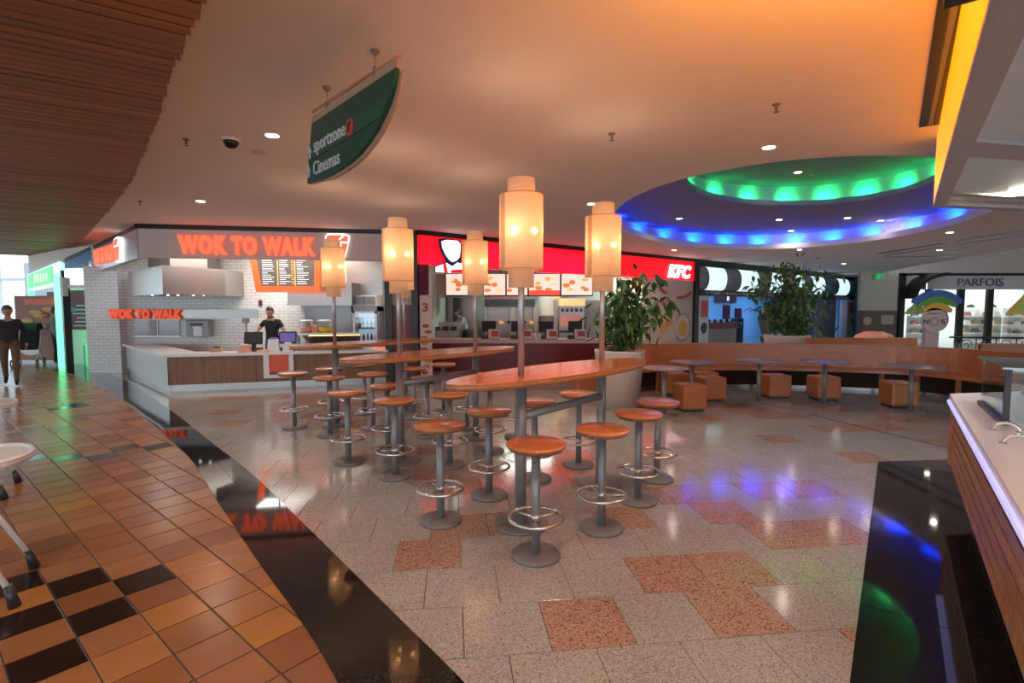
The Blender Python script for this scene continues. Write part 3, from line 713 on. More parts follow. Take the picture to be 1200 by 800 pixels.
d_ = MB(); d_.b2(.05, .1, -.04, 0, .15, 1.6); d_.b2(fw-.1, fw-.05, -.04, 0, .15, 1.6); d_.b2(.05, fw-.05, -.04, 0, .15, .2); d_.b2(.05, fw-.05, -.04, 0, 1.55, 1.6); d_ = d_.build('door', M['white'], t)
MB().b2(.1, fw-.1, -.025, -.015, .2, 1.55).build('pane', M['glass'], d_)
MB().b2(.06, fw-.06, .42, .44, .2, 1.58).build('lit_back', mat('cold_lit_liner', (.6, .7, .8), .4, emit=.35, ecol=(.6, .75, 1)), t)
for z in (.45, .8, 1.15, 1.42): MB().b2(.06, fw-.06, .06, .42, z, z+.015).build('shelf', M['steel'], t)
bcol = [mat('bottle_blue', (.05, .15, .5), .2), mat('bottle_white', (.7, .7, .72), .3), mat('bottle_red', (.5, .05, .04), .3)]
bmesh_ = [MB().lathe([(.032, 0), (.034, .02), (.034, .14), (.014, .19), (.014, .22)], n=10).mesh('bottle', m) for m in bcol]
nb = 0
for z, row in ((.465, 'lowest'), (.815, 'second'), (1.165, 'third')):
    for i in range(5):
        o = put('drink_bottle', bmesh_[(i+int(z*10)) % 3], None, (p.x+.15+i*(fw-.3)/4, 13.1, z)); nb += 1
        tag(o, '%s drink bottle, %s refrigerator shelf, %s from the left' % (('blue', 'white', 'red')[(i+int(z*10)) % 3], row, ('first', 'second', 'third', 'fourth', 'fifth')[i]), 'bottle', 'bottles in the refrigerator')
p = at(415, 356, 13.2)
t = thing('air_unit', 'small white air unit on top of the refrigerator', 'air unit', (p.x, 12.95, 1.73))
MB().b2(0, fw*.95, 0, .42, 0, .28, .02).build('casing', M['ceilw'], t)
for xx in (.06, fw*.95-.34): MB().b2(xx, xx+.28, -.01, 0, .04, .24).build('grille', M['steel_p'], t)
# heated display shelf and food well
s0, _ = wsp(352, 410); s1, _ = wsp(425, 410)
def wthing(name, label, cat, s, t_, z=CT, group=None):
    v = c0+fd*s+fn*t_; return thing(name, label, cat, (v.x, v.y, z), fa, group)
t = wthing('food_display', 'steel heated food display with slanted hood on the wok counter', 'display', s0, .2)
dw = s1-s0
hm = MB(); hm.add([(0, 0, .36), (dw, 0, .36), (dw, .1, .33), (0, .1, .33), (.18, .38, .1), (dw, .38, .1), (.16, .42, .12), (dw, .42, .12)], [(0, 1, 2, 3), (3, 2, 5, 4), (0, 4, 6), (0, 3, 4), (4, 5, 7, 6), (0, 6, 7, 1), (1, 7, 5, 2)]); hm.build('hood', M['steel'], t)
MB().b2(-.05, dw, 0, .14, .34, .38).build('shelf', M['steel'], t); MB().b2(.15, dw-.05, .05, .09, .318, .334).build('heat_lamp', mat('heat_lamp_glow', (1, .6, .2), .4, emit=3, ecol=(1, .55, .15)), t)
for xx in (-.02, dw-.04): MB().b2(xx, xx+.04, .02, .06, 0, .36).build('post', M['steel'], t)
MB().b2(-.1, dw, .0, .4, 0, .025).build('well', M['steel_p'], t)
fcol = [mat('noodles', (.5, .35, .12), .6), mat('dark_greens', (.08, .1, .03), .6), mat('brown_meat', (.2, .08, .03), .6)]
for i in range(9):
    f = MB()
    for k in range(12): f.ball((random.uniform(-.06, .06), random.uniform(-.1, .1), .03+random.uniform(0, .02)), .025, 6)
    o = f.build('food_heap', fcol[i % 3], t, (.12+i*(dw-.2)/9, .2, 0)); o['kind'] = 'stuff'
# dispensers, boxes, registers
def wbox(px, py): return wsp(px, py)[0]
t = wthing('juice_dispenser', 'clear juice dispenser with yellow drink and white lid', 'dispenser', wbox(378, 400), .75, CT+.34)
MB().lathe([(.13, 0), (.15, .02)], n=20).build('base', M['dark'], t); MB().lathe([(.13, .02), (.15, .16)], n=20).build('juice', M['yellow'], t); MB().lathe([(.152, .16), (.165, .28)], n=20, cap=False).build('jar', M['glass'], t); MB().lathe([(.17, .28), (.17, .30), (.1, .32)], n=20).build('lid', M['white'], t)
t = wthing('juice_dispenser', 'clear juice dispenser with pink drink and white lid', 'dispenser', wbox(355, 400), .75, CT+.34)
MB().lathe([(.12, 0), (.13, .02)], n=20).build('base', M['dark'], t); MB().lathe([(.12, .02), (.135, .14)], n=20).build('juice', M['pinkp'], t); MB().lathe([(.137, .14), (.15, .28)], n=20, cap=False).build('jar', M['glass'], t); MB().lathe([(.155, .28), (.155, .30), (.1, .32)], n=20).build('lid', M['white'], t)
s_ = wbox(342, 400)
solo('drinks_shelf', MB().b2(0, 1.35, -.05, .35, .3, .33).b2(.02, .06, 0, .3, 0, .3).b2(1.2, 1.26, 0, .3, 0, .3), M['steel'], 'raised steel shelf carrying the juice dispensers', 'shelf', c0+fd*s_+fn*.72+Vector((0, 0, CT)), fa)
solo('carton', MB().b2(.04, .26, 0, .22, 0, .2, .01), M['pinkp'], 'salmon coloured carton between the juice dispensers', 'box', c0+fd*(s_+.2)+fn*.7+Vector((0, 0, CT+.33)), fa)
t = wthing('paper_cup', 'pink paper cup tower left of the juice dispensers', 'cup', s_-.12, .55)
MB().lathe([(.05, 0), (.065, .3), (.07, .31)], n=16).build('cup_stack', M['pinkp'], t); MB().lathe([(.07, .31), (.075, .33), (.03, .36)], n=16).build('lid', M['white'], t)
def register(px, lab, scr, t_=.45):
    t = wthing('cash_register', lab, 'cash register', wbox(px, 410), t_)
    MB().b2(-.16, .16, -.12, .14, 0, .07, .01).build('base', M['dark'], t); MB().b2(-.04, .04, 0, .06, .07, .2).build('stand', M['dark'], t)
    s = MB().box((0, .02, .28), (.36, .05, .27), bev=.012, rx=R(-15)).build('screen', M['dark'], t); MB().box((0, -.011, .285), (.3, .006, .2), rx=R(-15)).build('display', scr, s)
register(292, 'black cash register beside the pale takeaway box on the wok counter', M['dark']); register(334, 'cash register with purple screen in front of the wok cook', M['purple'])
t = wthing('customer_display', 'thin pole with small customer display on the wok counter', 'display', wbox(282, 410), .6)
MB().cyl((0, 0, 0), .07, .015).build('foot', M['steel'], t); MB().cyl((0, 0, .015), .018, .62).build('pole', M['steel'], t); MB().box((0, -.02, .66), (.14, .06, .1), bev=.01).build('head', M['steel_p'], t)
def counterbox(name, lab, cat, px, t_, w, d, h, m, lid=None):
    t = wthing(name, lab, cat, wbox(px, 412), t_)
    MB().add([(-w/2, -d/2, 0), (w/2, -d/2, 0), (w/2, d/2, 0), (-w/2, d/2, 0), (-w*.4, -d*.4, h), (w*.4, -d*.4, h), (w*.4, d*.4, h), (-w*.4, d*.4, h)], [(3, 2, 1, 0), (4, 5, 6, 7), (0, 1, 5, 4), (1, 2, 6, 5), (2, 3, 7, 6), (3, 0, 4, 7)]).build('tray', m, t)
    if lid: MB().b2(-w*.3, w*.3, -d*.3, d*.3, h, h+.03, .01).build('contents', lid, t)
counterbox('napkin_box', 'small tan basket with dark napkins on the wok counter', 'basket', 247, .45, .22, .16, .09, mat('tan_basket', (.5, .28, .16), .6), M['dark'])
counterbox('takeaway_box', 'pale takeaway box beside the black cash register', 'box', 284, .22, .24, .2, .14, M['pinkp'], M['white'])
counterbox('leaflet_box', 'white leaflet box between the two registers', 'box', 318, .3, .24, .16, .26, M['white'], M['purple'])
counterbox('plastic_tub', 'white plastic tub in front of the purple screen', 'tub', 336, .2, .2, .18, .16, M['white'], M['white'])
counterbox('snack_tray', 'salmon snack tray lying between the registers', 'tray', 306, .2, .26, .18, .04, M['pinkp'])
counterbox('order_tray', 'orange serving tray at the far right end of the wok counter', 'tray', 448, .3, .34, .24, .04, M['ored'])
p = at(303, 355, WB-.02); solo('wall_notice', MB().b2(0, .09, -.02, 0, 0, .16), M['maroon'], 'small red framed notice on the white brick above the cook', 'notice', (p.x, WB, p.z-.08))
# frame between the two shops: black posts, cream over red door
struct('trim_4', MB().b2(-.08, .08, -.06, .14, 0, FB+.1), M['black'], None, (fl(455, 270, CEIL).x, A.y+(fl(455, 270, CEIL).x-A.x)*math.tan(WA), 0), WA)
dq = thing('door_2', 'red', 'door'); bpy.data.objects.remove(dq)
p = hit(460, 400, A, WA); q = hit(483, 400, A, WA)
dd = MB(); dd.b2(p[0], q[0], .18, .26, 0, 1.75); dd = struct('door_1', dd, M['redp'], None, (A.x, A.y, 0), WA)
MB().b2(p[0]+.08, q[0]-.08, .165, .18, .95, 1.55).build('door_panel', M['redp'], dd); MB().b2(p[0]+.08, q[0]-.08, .165, .18, .2, .8).build('door_panel', M['redp'], dd); MB().ball((q[0]-.07, .15, .95), .025, 8).build('door_handle', M['chrome'], dd)
struct('wall_over_door', MB().b2(p[0], q[0], .18, .26, 1.75, 2.9), M['cream'], None, (A.x, A.y, 0), WA)
q = hit(485.5, 400, A, WA); struct('trim_5', MB().b2(q[0]-.05, q[0]+.09, -.06, .2, 0, 3.31), M['black'], None, (A.x, A.y, 0), WA)

# ================================================================== shops further left: blue kiosk and green lit portal
L1, L2, L3 = Lp[1:]
a1 = math.atan2(L1.y-L2.y, L1.x-L2.x); n1 = (L1-L2).length
bk = thing('drinks_stand', 'blue and silver drinks stand with rippled foil band beside the white brick pillar', 'stand', (L2.x, L2.y, 0), a1)
def bp_(px, py): return hit(px, py, L2, a1)
MB().plate([(0, 2.72), (n1, 2.72), (n1, 3.2), (0, 2.92)], 0, .1).build('blue_fascia', M['shopblue'], bk)
MB().b2(.03, n1, -.03, .07, 2.3, 2.74).build('foil_band', M['silverf'], bk); MB().b2(0, n1+.05, -.02, .1, 2.22, 2.3).build('lower_trim', M['white'], bk)
MB().b2(n1-.1, n1+.02, -.05, .05, 0, 2.9).build('silver_post', M['silverf'], bk); MB().b2(-.02, .1, -.12, .0, 2.0, 2.5).build('speaker_box', M['ceilw'], bk)
a2 = math.atan2(L2.y-L3.y, L2.x-L3.x); n2 = (L2-L3).length
gp = thing('lit_portal', 'shop doorway framed by glowing green light tubes and sign', 'shop front', (L3.x, L3.y, 0), a2)
MB().b2(n2-.8, n2-.24, -.06, .06, 0, 2.62).build('light_post', M['greenlit'], gp); MB().b2(0, .18, -.06, .06, 0, 2.3).build('light_post', M['greenlit'], gp)
MB().b2(n2-.2, n2-.06, -.06, .1, 0, 2.7).build('dark_post', M['black'], gp)
MB().plate([(0, 2.2), (n2-.2, 2.32), (n2-.2, 2.95), (0, 2.7)], -.05, .06).build('sign_box', mat('pale_lit_sign', (.6, .95, .75), .4, emit=.8, ecol=(.45, 1, .7)), gp)
MB().plate([(.15, 2.28), (n2*.75, 2.38), (n2*.75, 2.85), (.15, 2.68)], -.07, -.05).build('sign_panel', M['greenlit2'], gp)
for k in range(5): MB().plate([(.85+k*.28, 2.42+k*.01), (1.0+k*.28, 2.42+k*.01), (1.05+k*.28, 2.68), (.92+k*.28, 2.68)], -.08, -.07).build('sign_letter', mat('pale_sign_letter', (.7, .8, .7), .5, emit=.5), gp)
struct('wall_portal', MB().b2(at(30, 350, 18.6).x, at(84, 350, 18.6).x, 18.6, 18.7, 0, 3.3), mat('bluish_white_wall', (.55, .6, .7), .5))
p = at(55, 350, 18.5); q = at(66.5, 342, 18.5)
t = thing('wall_screen', 'small dark red screen on the wall inside the green doorway', 'screen', (p.x, 18.5, p.z)); MB().b2(0, q.x-p.x, 0, .1, 0, q.z-p.z, .01).build('casing', M['dark'], t); MB().b2(.03, q.x-p.x-.03, -.01, 0, .03, q.z-p.z-.03).build('display', M['maroon'], t)
# white wall with maroon price panel and blue counter of the drinks stand
SY = 15.3
struct('wall_stand', MB().b2(at(82, 350, SY).x, at(119, 350, SY).x+.2, SY, SY+.1, 0, 2.4), M['ceilw'])
p = at(79.5, 386, SY-.06); q = at(108, 340, SY-.06)
t = thing('price_panel', 'maroon printed price panel with blue badge on the drinks stand wall', 'panel', (p.x, SY-.06, p.z)); pw, ph_ = q.x-p.x, q.z-p.z
MB().b2(0, pw, 0, .05, 0, ph_).build('panel', M['maroon'], t)
for i in range(6): MB().b2(.18+.06*(i % 3), pw-.06, -.008, 0, .1+i*.12, .125+i*.12).build('printed_line', M['signw'], t)
MB().ball((.2, -.004, .58), .1, 12, (1.2, .08, .8)).build('badge', M['shopblue'], t)
p = at(95, 420, 14.6); q = at(118, 393, 14.6)
t = thing('blue_counter', 'low blue and white counter under the maroon price panel', 'counter', (p.x, 14.6, 0)); pw = q.x-p.x
MB().b2(0, pw*.22, .1, .5, 0, .62).build('blue_end', M['shopblue'], t); MB().b2(pw*.22, pw*.5, .0, .5, 0, .66).build('white_unit', M['corian'], t); MB().b2(pw*.5, pw, .05, .5, 0, .74).build('blue_unit', M['shopblue'], t); MB().b2(pw*.1, pw, -.02, .52, .74, .79).build('worktop', M['corian'], t)
t = thing('food_banner', 'brown food advertising banner standing in the green doorway', 'banner', fl(56, 425.5))
MB().b2(-.9, .75, 0, .05, .1, 2.05).build('panel', mat('red_brown_print', (.28, .07, .035), .4, var=.5, scale=3), t); MB().b2(-.9, .75, -.06, .1, 0, .1).build('foot', M['white'], t)
for k in range(7): MB().ball((random.uniform(-.6, .5), -.01, random.uniform(.9, 1.7)), .16, 10, (1.3, .08, .5)).build('printed_dish', (mat('dish_%d' % k, random.choice([(.6, .35, .1), (.7, .5, .4), (.5, .1, .03)]), .5)), t)
MB().ball((-.5, -.01, .42), .26, 12, (1.2, .06, .7)).build('printed_badge', M['white'], t); MB().b2(-.6, .45, -.012, 0, 1.78, 1.95).build('printed_title', M['orange'], t)
lamp('POINT', 'portal_glow', (L3.x+1.4, L3.y+.9, 2.1), 18, (.6, .8, 1), None, .2)
# atrium window wall far left
win = MB()
WY = 24.0
for x in range(-44, -20, 2): win.b2(x-.12, x+.12, WY-.1, WY+.1, 0, 9)
for z in (.9, 3.0, 5.5, 8.9): win.b2(-45, -20, WY-.08, WY+.08, z-.07, z+.07)
win = struct('window_2', win, M['white'])
for x in range(-44, -22, 2):
    for z0, z1 in ((.97, 2.93), (3.07, 5.43)):
        MB().b2(x+.14, x+1.86, WY-.01, WY+.01, z0, z1).build('pane', M['glass'], win)
tz = MB()
for x in (-24.6, -23.1):
    tz.tube([(x, WY-1.2, 0), (x, WY-1.2, 9)], .12, 10)
for k in range(4):
    a_, c_ = ((-24.6, -23.1) if k % 2 else (-23.1, -24.6)); tz.tube([(a_, WY-1.2, .6+k*1.4), (c_, WY-1.2, 2.0+k*1.4)], .07, 8)
solo('steel_truss', tz, M['white'], 'white tubular steel truss column before the bright window wall', 'column')
struct('wall_atrium', MB().b2(-20.2, -15.2, 23.8, 24, 0, 9), M['white'])
struct('ceiling_high', MB().prism([(-46, 9), (-19.4, 9), (-14.2, 16.5), (-14, 26), (-46, 26)], 8.8, 8.9), M['ceilw'])
struct('wall_upper', MB().prism([(-16.2, 15.3), (-14.2, 16.5), (-14.25, 16.6), (-16.25, 15.4)], CEIL, 8.8).prism([(-16.2, -9), (-16.2, 15.3), (-16.3, 15.3), (-16.3, -9)], CEIL, 8.8), M['ceil'])

# ================================================================== FRIED CHICKEN SHOP
KB = Vector((-2.08, 11.5)); KE = Vector((6.6, 18.4)); KA = math.atan2(KE.y-KB.y, KE.x-KB.x); KLEN = (KE-KB).length
def kp(px, py): return hit(px, py, KB, KA)
SB = 2.67
ks = thing('red_shop_sign', 'long glowing red sign band with white KFC letters', 'sign', (KB.x, KB.y, 0), KA)
e0 = kp(507, 300)[0]; e1 = kp(546, 300)[0]
MB().b2(0, e0, -.06, .1, SB, 3.3).build('red_panel', M['red'], ks); MB().b2(e0+.002, KLEN, 0, .1, SB-.03, 3.3).build('red_panel', M['red'], ks)
s0, z0 = kp(782, 326); s1, z1 = kp(808.5, 310)
lettering('letter', 'KFC', s1-s0, .46, M['white_e'], ks, (s0, -.01, z0+.02), ext=.06, bold=.04, shear=.25, split=True)
s0, z0 = kp(507, 320); ew = e1-s0; zt = 3.26; z0 = 2.48
em = thing('portrait_emblem', 'lit white emblem panel with navy outline and red stripes on the red sign', 'sign', (KB.x, KB.y, 0), KA)
em.location = (KB.x, KB.y, z0); hh = zt-z0
def epl(pts, y0, y1, m, nm): return MB().plate([(s0+ew*a, hh*c) for a, c in pts], y0, y1).build(nm, m, em)
epl([(.12, .98), (.14, .78), (.2, .6), (.3, .42), (.34, .34), (0, .2), (0, 0), (1, 0), (1, .3), (.78, .38), (.8, .6), (.82, .85), (.74, 1), (.3, 1.02)], -.10, -.07, M['navy'], 'outline')
epl([(.2, .92), (.22, .74), (.3, .56), (.4, .42), (.5, .34), (.62, .38), (.72, .5), (.74, .7), (.74, .9), (.66, .97), (.34, .97)], -.125, -.1, M['white_e'], 'white_field')
epl([(.02, .17), (.33, .3), (.5, .2), (.66, .33), (.98, .27), (.98, .02), (.02, .02)], -.125, -.1, M['white_e'], 'white_field')
epl([(.22, .27), (.3, .29), (.36, .02), (.25, .02)], -.135, -.125, M['red'], 'stripe'); epl([(.78, .33), (.87, .31), (.9, .02), (.8, .02)], -.135, -.125, M['red'], 'stripe'); epl([(.45, .1), (.8, .14), (.8, .02), (.45, .02)], -.135, -.125, M['red'], 'stripe')
struct('trim_6', MB().b2(-.05, 28, -.1, .14, 3.3, CEIL), M['black'], None, (KB.x, KB.y, 0), KA)
# shell
KBW = 19.2
struct('wall_grill', MB().b2(-2.3, 7.1, KBW, KBW+.15, 0, 3.3), M['mint'])
struct('wall_grill_left', MB().b2(-2.42, -2.3, 11.9, KBW, 0, 3.3), M['mint'])
struct('wall_grill_right', MB().prism([(KE.x-.3, KE.y+.05), (KE.x-.15, KE.y+.15), (7.1, KBW), (6.95, KBW)], 0, 3.3), M['mint'])
struct('ceiling_grill', MB().prism([(KB.x, KB.y+.15), (KE.x, KE.y+.15), (7.4, KBW), (-2.3, KBW)], 3.3, 3.34), mat('dim_grill_ceiling', (.3, .33, .31), .7))
lamp('AREA', 'grill_light', (0.5, 16.2, 3.25), 70, (.92, 1, .93), None, 1.6); lamp('AREA', 'grill_light', (4.2, 18.0, 3.25), 60, (.95, 1, .92), None, 1.2)
# counter
KY = 13.7; KT = .84
xl, xr = at(505, 398, KY).x, at(755, 397, KY).x
kc = thing('service_counter', 'long dark red service counter with pale top in the fried chicken shop', 'counter', (xl, KY, 0))
MB().b2(0, xr-xl, .04, .6, .02, KT-.1).build('front_panel', M['redp'], kc); MB().b2(-.03, xr-xl+.03, -.02, .7, KT-.1, KT).build('worktop', mat('beige_worktop', (.62, .48, .42), .4), kc); MB().b2(.05, xr-xl-.05, .08, .55, 0, .02).build('plinth', M['black'], kc)
# menu screens
MYD = 15.25
M['menu_bg'] = mat('lit_menu_poster', (.9, .82, .72), .4, var=.06, scale=4, emit=.5, ecol=(1, .86, .70)); M['menu_red'] = mat('lit_menu_red', (.8, .05, .03), .4, emit=.8, ecol=(1, .07, .03))
mcol = [mat('print_food_%d' % i, c, .5, emit=.55, ecol=c) for i, c in enumerate(((.9, .45, .08), (.8, .2, .05), (.6, .25, .08), (.95, .7, .3)))]
def screen(x0, x1, y0, y1, Y, lab, redbar=False, seed=0):
    p = at(x0, y1, Y); q = at(x1, y0, Y); w, h = q.x-p.x, q.z-p.z
    t = thing('menu_screen', lab, 'menu screen', (p.x, Y, p.z), 0, 'menu screens over the fried chicken counter')
    MB().b2(-.03, w+.03, 0, .1, -.04, h+.03).build('case', M['black'], t); MB().b2(0, w, -.012, 0, 0, h).build('poster', M['menu_bg'], t)
    MB().tube([(w*.2, .05, h), (w*.2, .05, 3.3-p.z)], .015, 6).build('hanger', M['black'], t); MB().tube([(w*.8, .05, h), (w*.8, .05, 3.3-p.z)], .015, 6).build('hanger', M['black'], t)
    r = random.Random(seed)
    for k in range(7): MB().ball((w*r.uniform(.1, .9), -.013, h*r.uniform(.2, .85)), .075, 8, (r.uniform(.8, 1.5), .06, r.uniform(.5, 1))).build('printed_meal', mcol[k % 4], t)
    if redbar: MB().b2(0, w, -.02, -.012, 0, h*.22).build('printed_banner', M['menu_red'], t)
for k, (a, c, lab) in enumerate(((523, 552, 'leftmost lit menu screen below the white emblem'), (567, 592, 'lit menu screen just right of the second lantern'), (594, 618, 'lit menu screen behind the tallest lantern'), (620, 656, 'lit menu screen with red banner right of the tallest lantern'), (658, 694, 'lit menu screen with yellow and red food beside the right lantern'))):
    screen(a, c, 321, 345.5, MYD, lab, k == 3, k)
screen(724, 768, 326.5, 345, 17.3, 'lit menu screen hidden behind the leaves of the near tree', False, 9)
# back kitchen equipment
def kthing(name, lab, cat, px, Y, z=0): p = at(px, 390, Y); return thing(name, lab, cat, (p.x, Y, z))
t = kthing('warming_cabinet', 'steel warming cabinet with glass shelves behind the chicken counter', 'cabinet', 568, 17.6)
wc = at(652, 390, 17.6).x-at(568, 390, 17.6).x
fb = MB(); fb.b2(0, wc, .5, .55, 0, 1.95); fb.b2(0, .08, 0, .5, 0, 1.95); fb.b2(wc-.08, wc, 0, .5, 0, 1.95); fb.b2(wc*.36, wc*.42, 0, .5, .6, 1.75); fb.b2(wc*.68, wc*.74, 0, .5, .6, 1.75); fb.build('body', M['steel'], t)
MB().b2(0, wc*.7, -.04, .5, 1.72, 1.98).build('top_panel', M['dark'], t)
for z in (.75, 1.1, 1.4): MB().b2(.08, wc-.08, .03, .5, z, z+.03).build('shelf', M['steel'], t)
MB().b2(.1, wc-.1, -.02, .3, .5, .6).build('wood_ledge', M['edge'], t)
for i in range(8): MB().box((.3+i*(wc-.6)/7, .25, 1.18), (.16, .2, .1), bev=.03).build('warm_pan', mcol[2] if i % 2 else M['dark'], t)
t = kthing('drink_machine', 'soda fountain with black nozzles and lit header behind the chicken counter', 'drink machine', 656, 17.2)
dm = at(685, 390, 17.2).x-at(656, 390, 17.2).x
MB().b2(0, dm, .2, .6, 0, 2.0).build('body', M['steel'], t); MB().b2(-.02, dm+.02, .05, .25, 1.75, 2.0).build('header', mat('lit_header', (.8, .55, .3), .4, emit=.4, ecol=(1, .55, .2)), t)
for i in range(5): MB().lathe([(.03, 0), (.045, .05), (.03, .12)], (.1+i*(dm-.2)/4, .12, 1.55), 10).build('nozzle', M['dark'], t)
MB().b2(0, dm, 0, .3, .85, .92).build('drip_tray', M['dark'], t); MB().b2(.05, dm-.05, .18, .2, 1.05, 1.45).build('label_panel', M['pinkp'], t)
solo('fridge_cabinet', MB().b2(0, at(718, 390, 18).x-at(687, 390, 18).x, 0, .7, 0, 1.95, .02), mat('grey_green_door', (.27, .3, .25), .4), 'plain grey green upright cabinet right of the soda fountain', 'cabinet', at(687, 390, 18).xy.to_3d())
solo('round_column', MB().lathe([(.42, 0), (.42, 3.3)], n=24), mat('pale_round_column', (.6, .56, .46), .4), 'pale round column left of the soda fountain', 'column', at(643, 390, 18.3).xy.to_3d())
solo('amber_sign', MB().b2(0, .22, 0, .05, 2.0, 2.55).b2(.09, .13, .01, .05, 2.55, 3.3), mat('amber_lit', (.9, .45, .1), .4, emit=.5), 'small amber lit panel hanging beside the round column', 'sign', at(648, 390, 16.6).xy.to_3d())
t = kthing('fryer', 'steel fryer station at the left of the chicken kitchen', 'fryer', 507, 15.4)
fy = at(528, 390, 15.4).x-at(507, 390, 15.4).x
MB().b2(0, fy+.25, 0, .8, 0, 1.0).build('body', M['steel'], t); MB().b2(0, fy+.25, .6, .8, 1.0, 1.25).build('back', M['steel'], t); MB().b2(0, fy+.4, .2, .9, 2.0, 2.7).build('hood', M['steel'], t)
for i in range(3): MB().b2(.05+i*.25, .22+i*.25, -.04, .1, 1.0, 1.12).build('basket', M['dark'], t)
p = at(510, 365, 16.3); solo('splash_screen', MB().b2(0, 1.0, 0, .1, .9, 3.0), M['steel'], 'tall steel wall panel behind the fryer station', 'panel', (p.x+.15, 18.2, 0))
solo('dark_locker', MB().b2(0, .26, 0, .4, 0, 2.25, .02), M['dark'], 'tall narrow dark locker left of the chicken cook', 'locker', (at(531, 390, 17.6).x, 17.6, 0))
solo('food_garland', MB().b2(0, at(607, 350, 16.6).x-at(568, 350, 16.6).x, 0, .05, 1.98, 2.3).b2(.1, .13, .01, .04, 2.3, 3.3).b2(.8, .83, .01, .04, 2.3, 3.3), mat('red_printed_valance', (.35, .1, .07), .5, var=.8, scale=9), 'red printed valance below the lit menu screens', 'banner', (at(568, 350, 16.6).x, 16.6, 0))
def kreg(px, lab):
    p = at(px, 398, KY+.35); t = thing('cash_register', lab, 'cash register', (p.x, KY+.35, KT), 0, 'registers on the chicken counter')
    MB().b2(-.2, .2, -.15, .2, 0, .1, .01).build('base', M['dark'], t); MB().b2(-.04, .04, 0, .08, .1, .24).build('stand', M['dark'], t)
    MB().box((0, .03, .34), (.38, .06, .3), bev=.012, rx=R(12)).build('screen', M['dark'], t)
for px, lab in ((573, 'dark cash register near the cook in the fried chicken shop'), (607, 'dark cash register behind the tallest lantern pole'), (640, 'dark cash register beside the white cups'), (674, 'dark cash register left of the right lantern pole')): kreg(px, lab)
M['drp'] = mat('dull_red_print', (.4, .07, .04), .5, var=.4, scale=20)
def kcard(px, lab):
    p = at(px, 398, KY+.08); t = thing('counter_poster', lab, 'poster', (p.x, KY+.1, KT), 0, 'small posters on the chicken counter')
    MB().box((0, 0, .14), (.30, .02, .26), rx=R(-8)).build('card', mat('cream_card', (.75, .6, .5), .5), t); MB().box((.02, -.013, .15), (.2, .006, .15), rx=R(-8)).build('print', M['drp'], t); MB().b2(-.15, .15, -.03, .05, 0, .015).build('stand', M['dark'], t)
for px, lab in ((579, 'small red and cream poster at the left end of the chicken counter'), (617, 'small poster right of the tallest lantern pole on the chicken counter'), (647, 'small poster before the register beside the white cups'), (680, 'small poster just left of the right lantern pole')): kcard(px, lab)
for i, px in enumerate((626.5, 632)): solo('paper_cup', MB().lathe([(.045, 0), (.06, .13), (.065, .14), (.05, .16)], n=14), M['white'], ('left', 'right')[i]+' of two white cups on the chicken counter', 'cup', at(px, 398, KY+.2).xy.to_3d()+Vector((0, 0, KT)), 0, 'cups on the chicken counter')
# maroon jamb, banner stand, posters on the right wall panel
p = kp(492, 330)[0]; q = kp(505, 330)[0]
struct('wall_jamb', MB().b2(.05, q, .1, .25, 0, SB), M['maroon'], None, (KB.x, KB.y, 0), KA)
bx_, by_ = fl(500, 449.5)[:2]
t = thing('roll_banner', 'tall narrow menu banner with a big red 3 beside the chicken shop jamb', 'banner', (bx_, by_, 0), R(8))
MB().b2(-.13, .13, 0, .02, .08, 1.97).build('panel', mat('cream_print', (.62, .46, .36), .5, var=.12), t); MB().b2(-.15, .15, -.08, .1, 0, .08).build('foot', M['dark'], t)
lettering('printed_number', '3', .13, .2, M['drp'], t, (-.08, -.002, 1.6), ext=.006, bold=.04)
for k in range(9): MB().ball((random.uniform(-.05, .05), -.001, .25+k*.13), .05, 8, (1.6, .1, .8)).build('printed_meal', mat('print_meal_%d' % k, random.choice([(.35, .12, .06), (.5, .25, .08), (.25, .05, .04)]), .5), t)
s0 = kp(757, 360)[0]; s1 = kp(814, 360)[0]
wpn = struct('wall_graphic', MB().b2(s0, s1, .02, .16, 0, SB-.02), mat('sand_wall_panel', (.5, .42, .35), .5), None, (KB.x, KB.y, 0), KA)
c_ = kp(800, 385); gr = mat('grey_graphic', (.3, .3, .3), .5)
def disc(cx, cz, r, y0, y1, m, nm, par, n=28, a0=0, a1=2*math.pi): return MB().plate([(cx+r*math.cos(a0+(a1-a0)*i/n), cz+r*math.sin(a0+(a1-a0)*i/n)) for i in range(n)], y0, y1).build(nm, m, par)
disc(c_[0], c_[1]+.05, .52, .005, .02, gr, 'printed_ring', wpn); disc(c_[0], c_[1]+.05, .42, -.002, .005, mat('sand_disc', (.6, .5, .42), .5), 'printed_ring', wpn); disc(c_[0], c_[1]+.02, .28, -.008, -.002, mat('mustard_disc', (.6, .32, .06), .5), 'printed_dot', wpn)
c_ = kp(795, 330); MB().tube([(c_[0]-1.1+.1*i, .01, c_[1]-.25+.012*(i-11)**2*.25-.3) for i in range(20)], .05, 8).build('printed_curve', M['drp'], wpn)
p = kp(762, 365); q = kp(791, 362)
t = thing('meal_poster', 'tall beige meal poster with red 3 and burgers behind the bench', 'poster', (KB.x, KB.y, 0), KA)
MB().b2(p[0], q[0], -.05, -.01, .5, 2.15).build('panel', mat('beige_print', (.55, .42, .34), .5, var=.08), t)
lettering('printed_number', '3', .25, .36, M['drp'], t, (p[0]+.12, -.05, 1.62), ext=.01, bold=.04); lettering('printed_title', 'PAC', .45, .2, M['drp'], t, (p[0]+.45, -.05, 1.75), ext=.01, bold=.04)
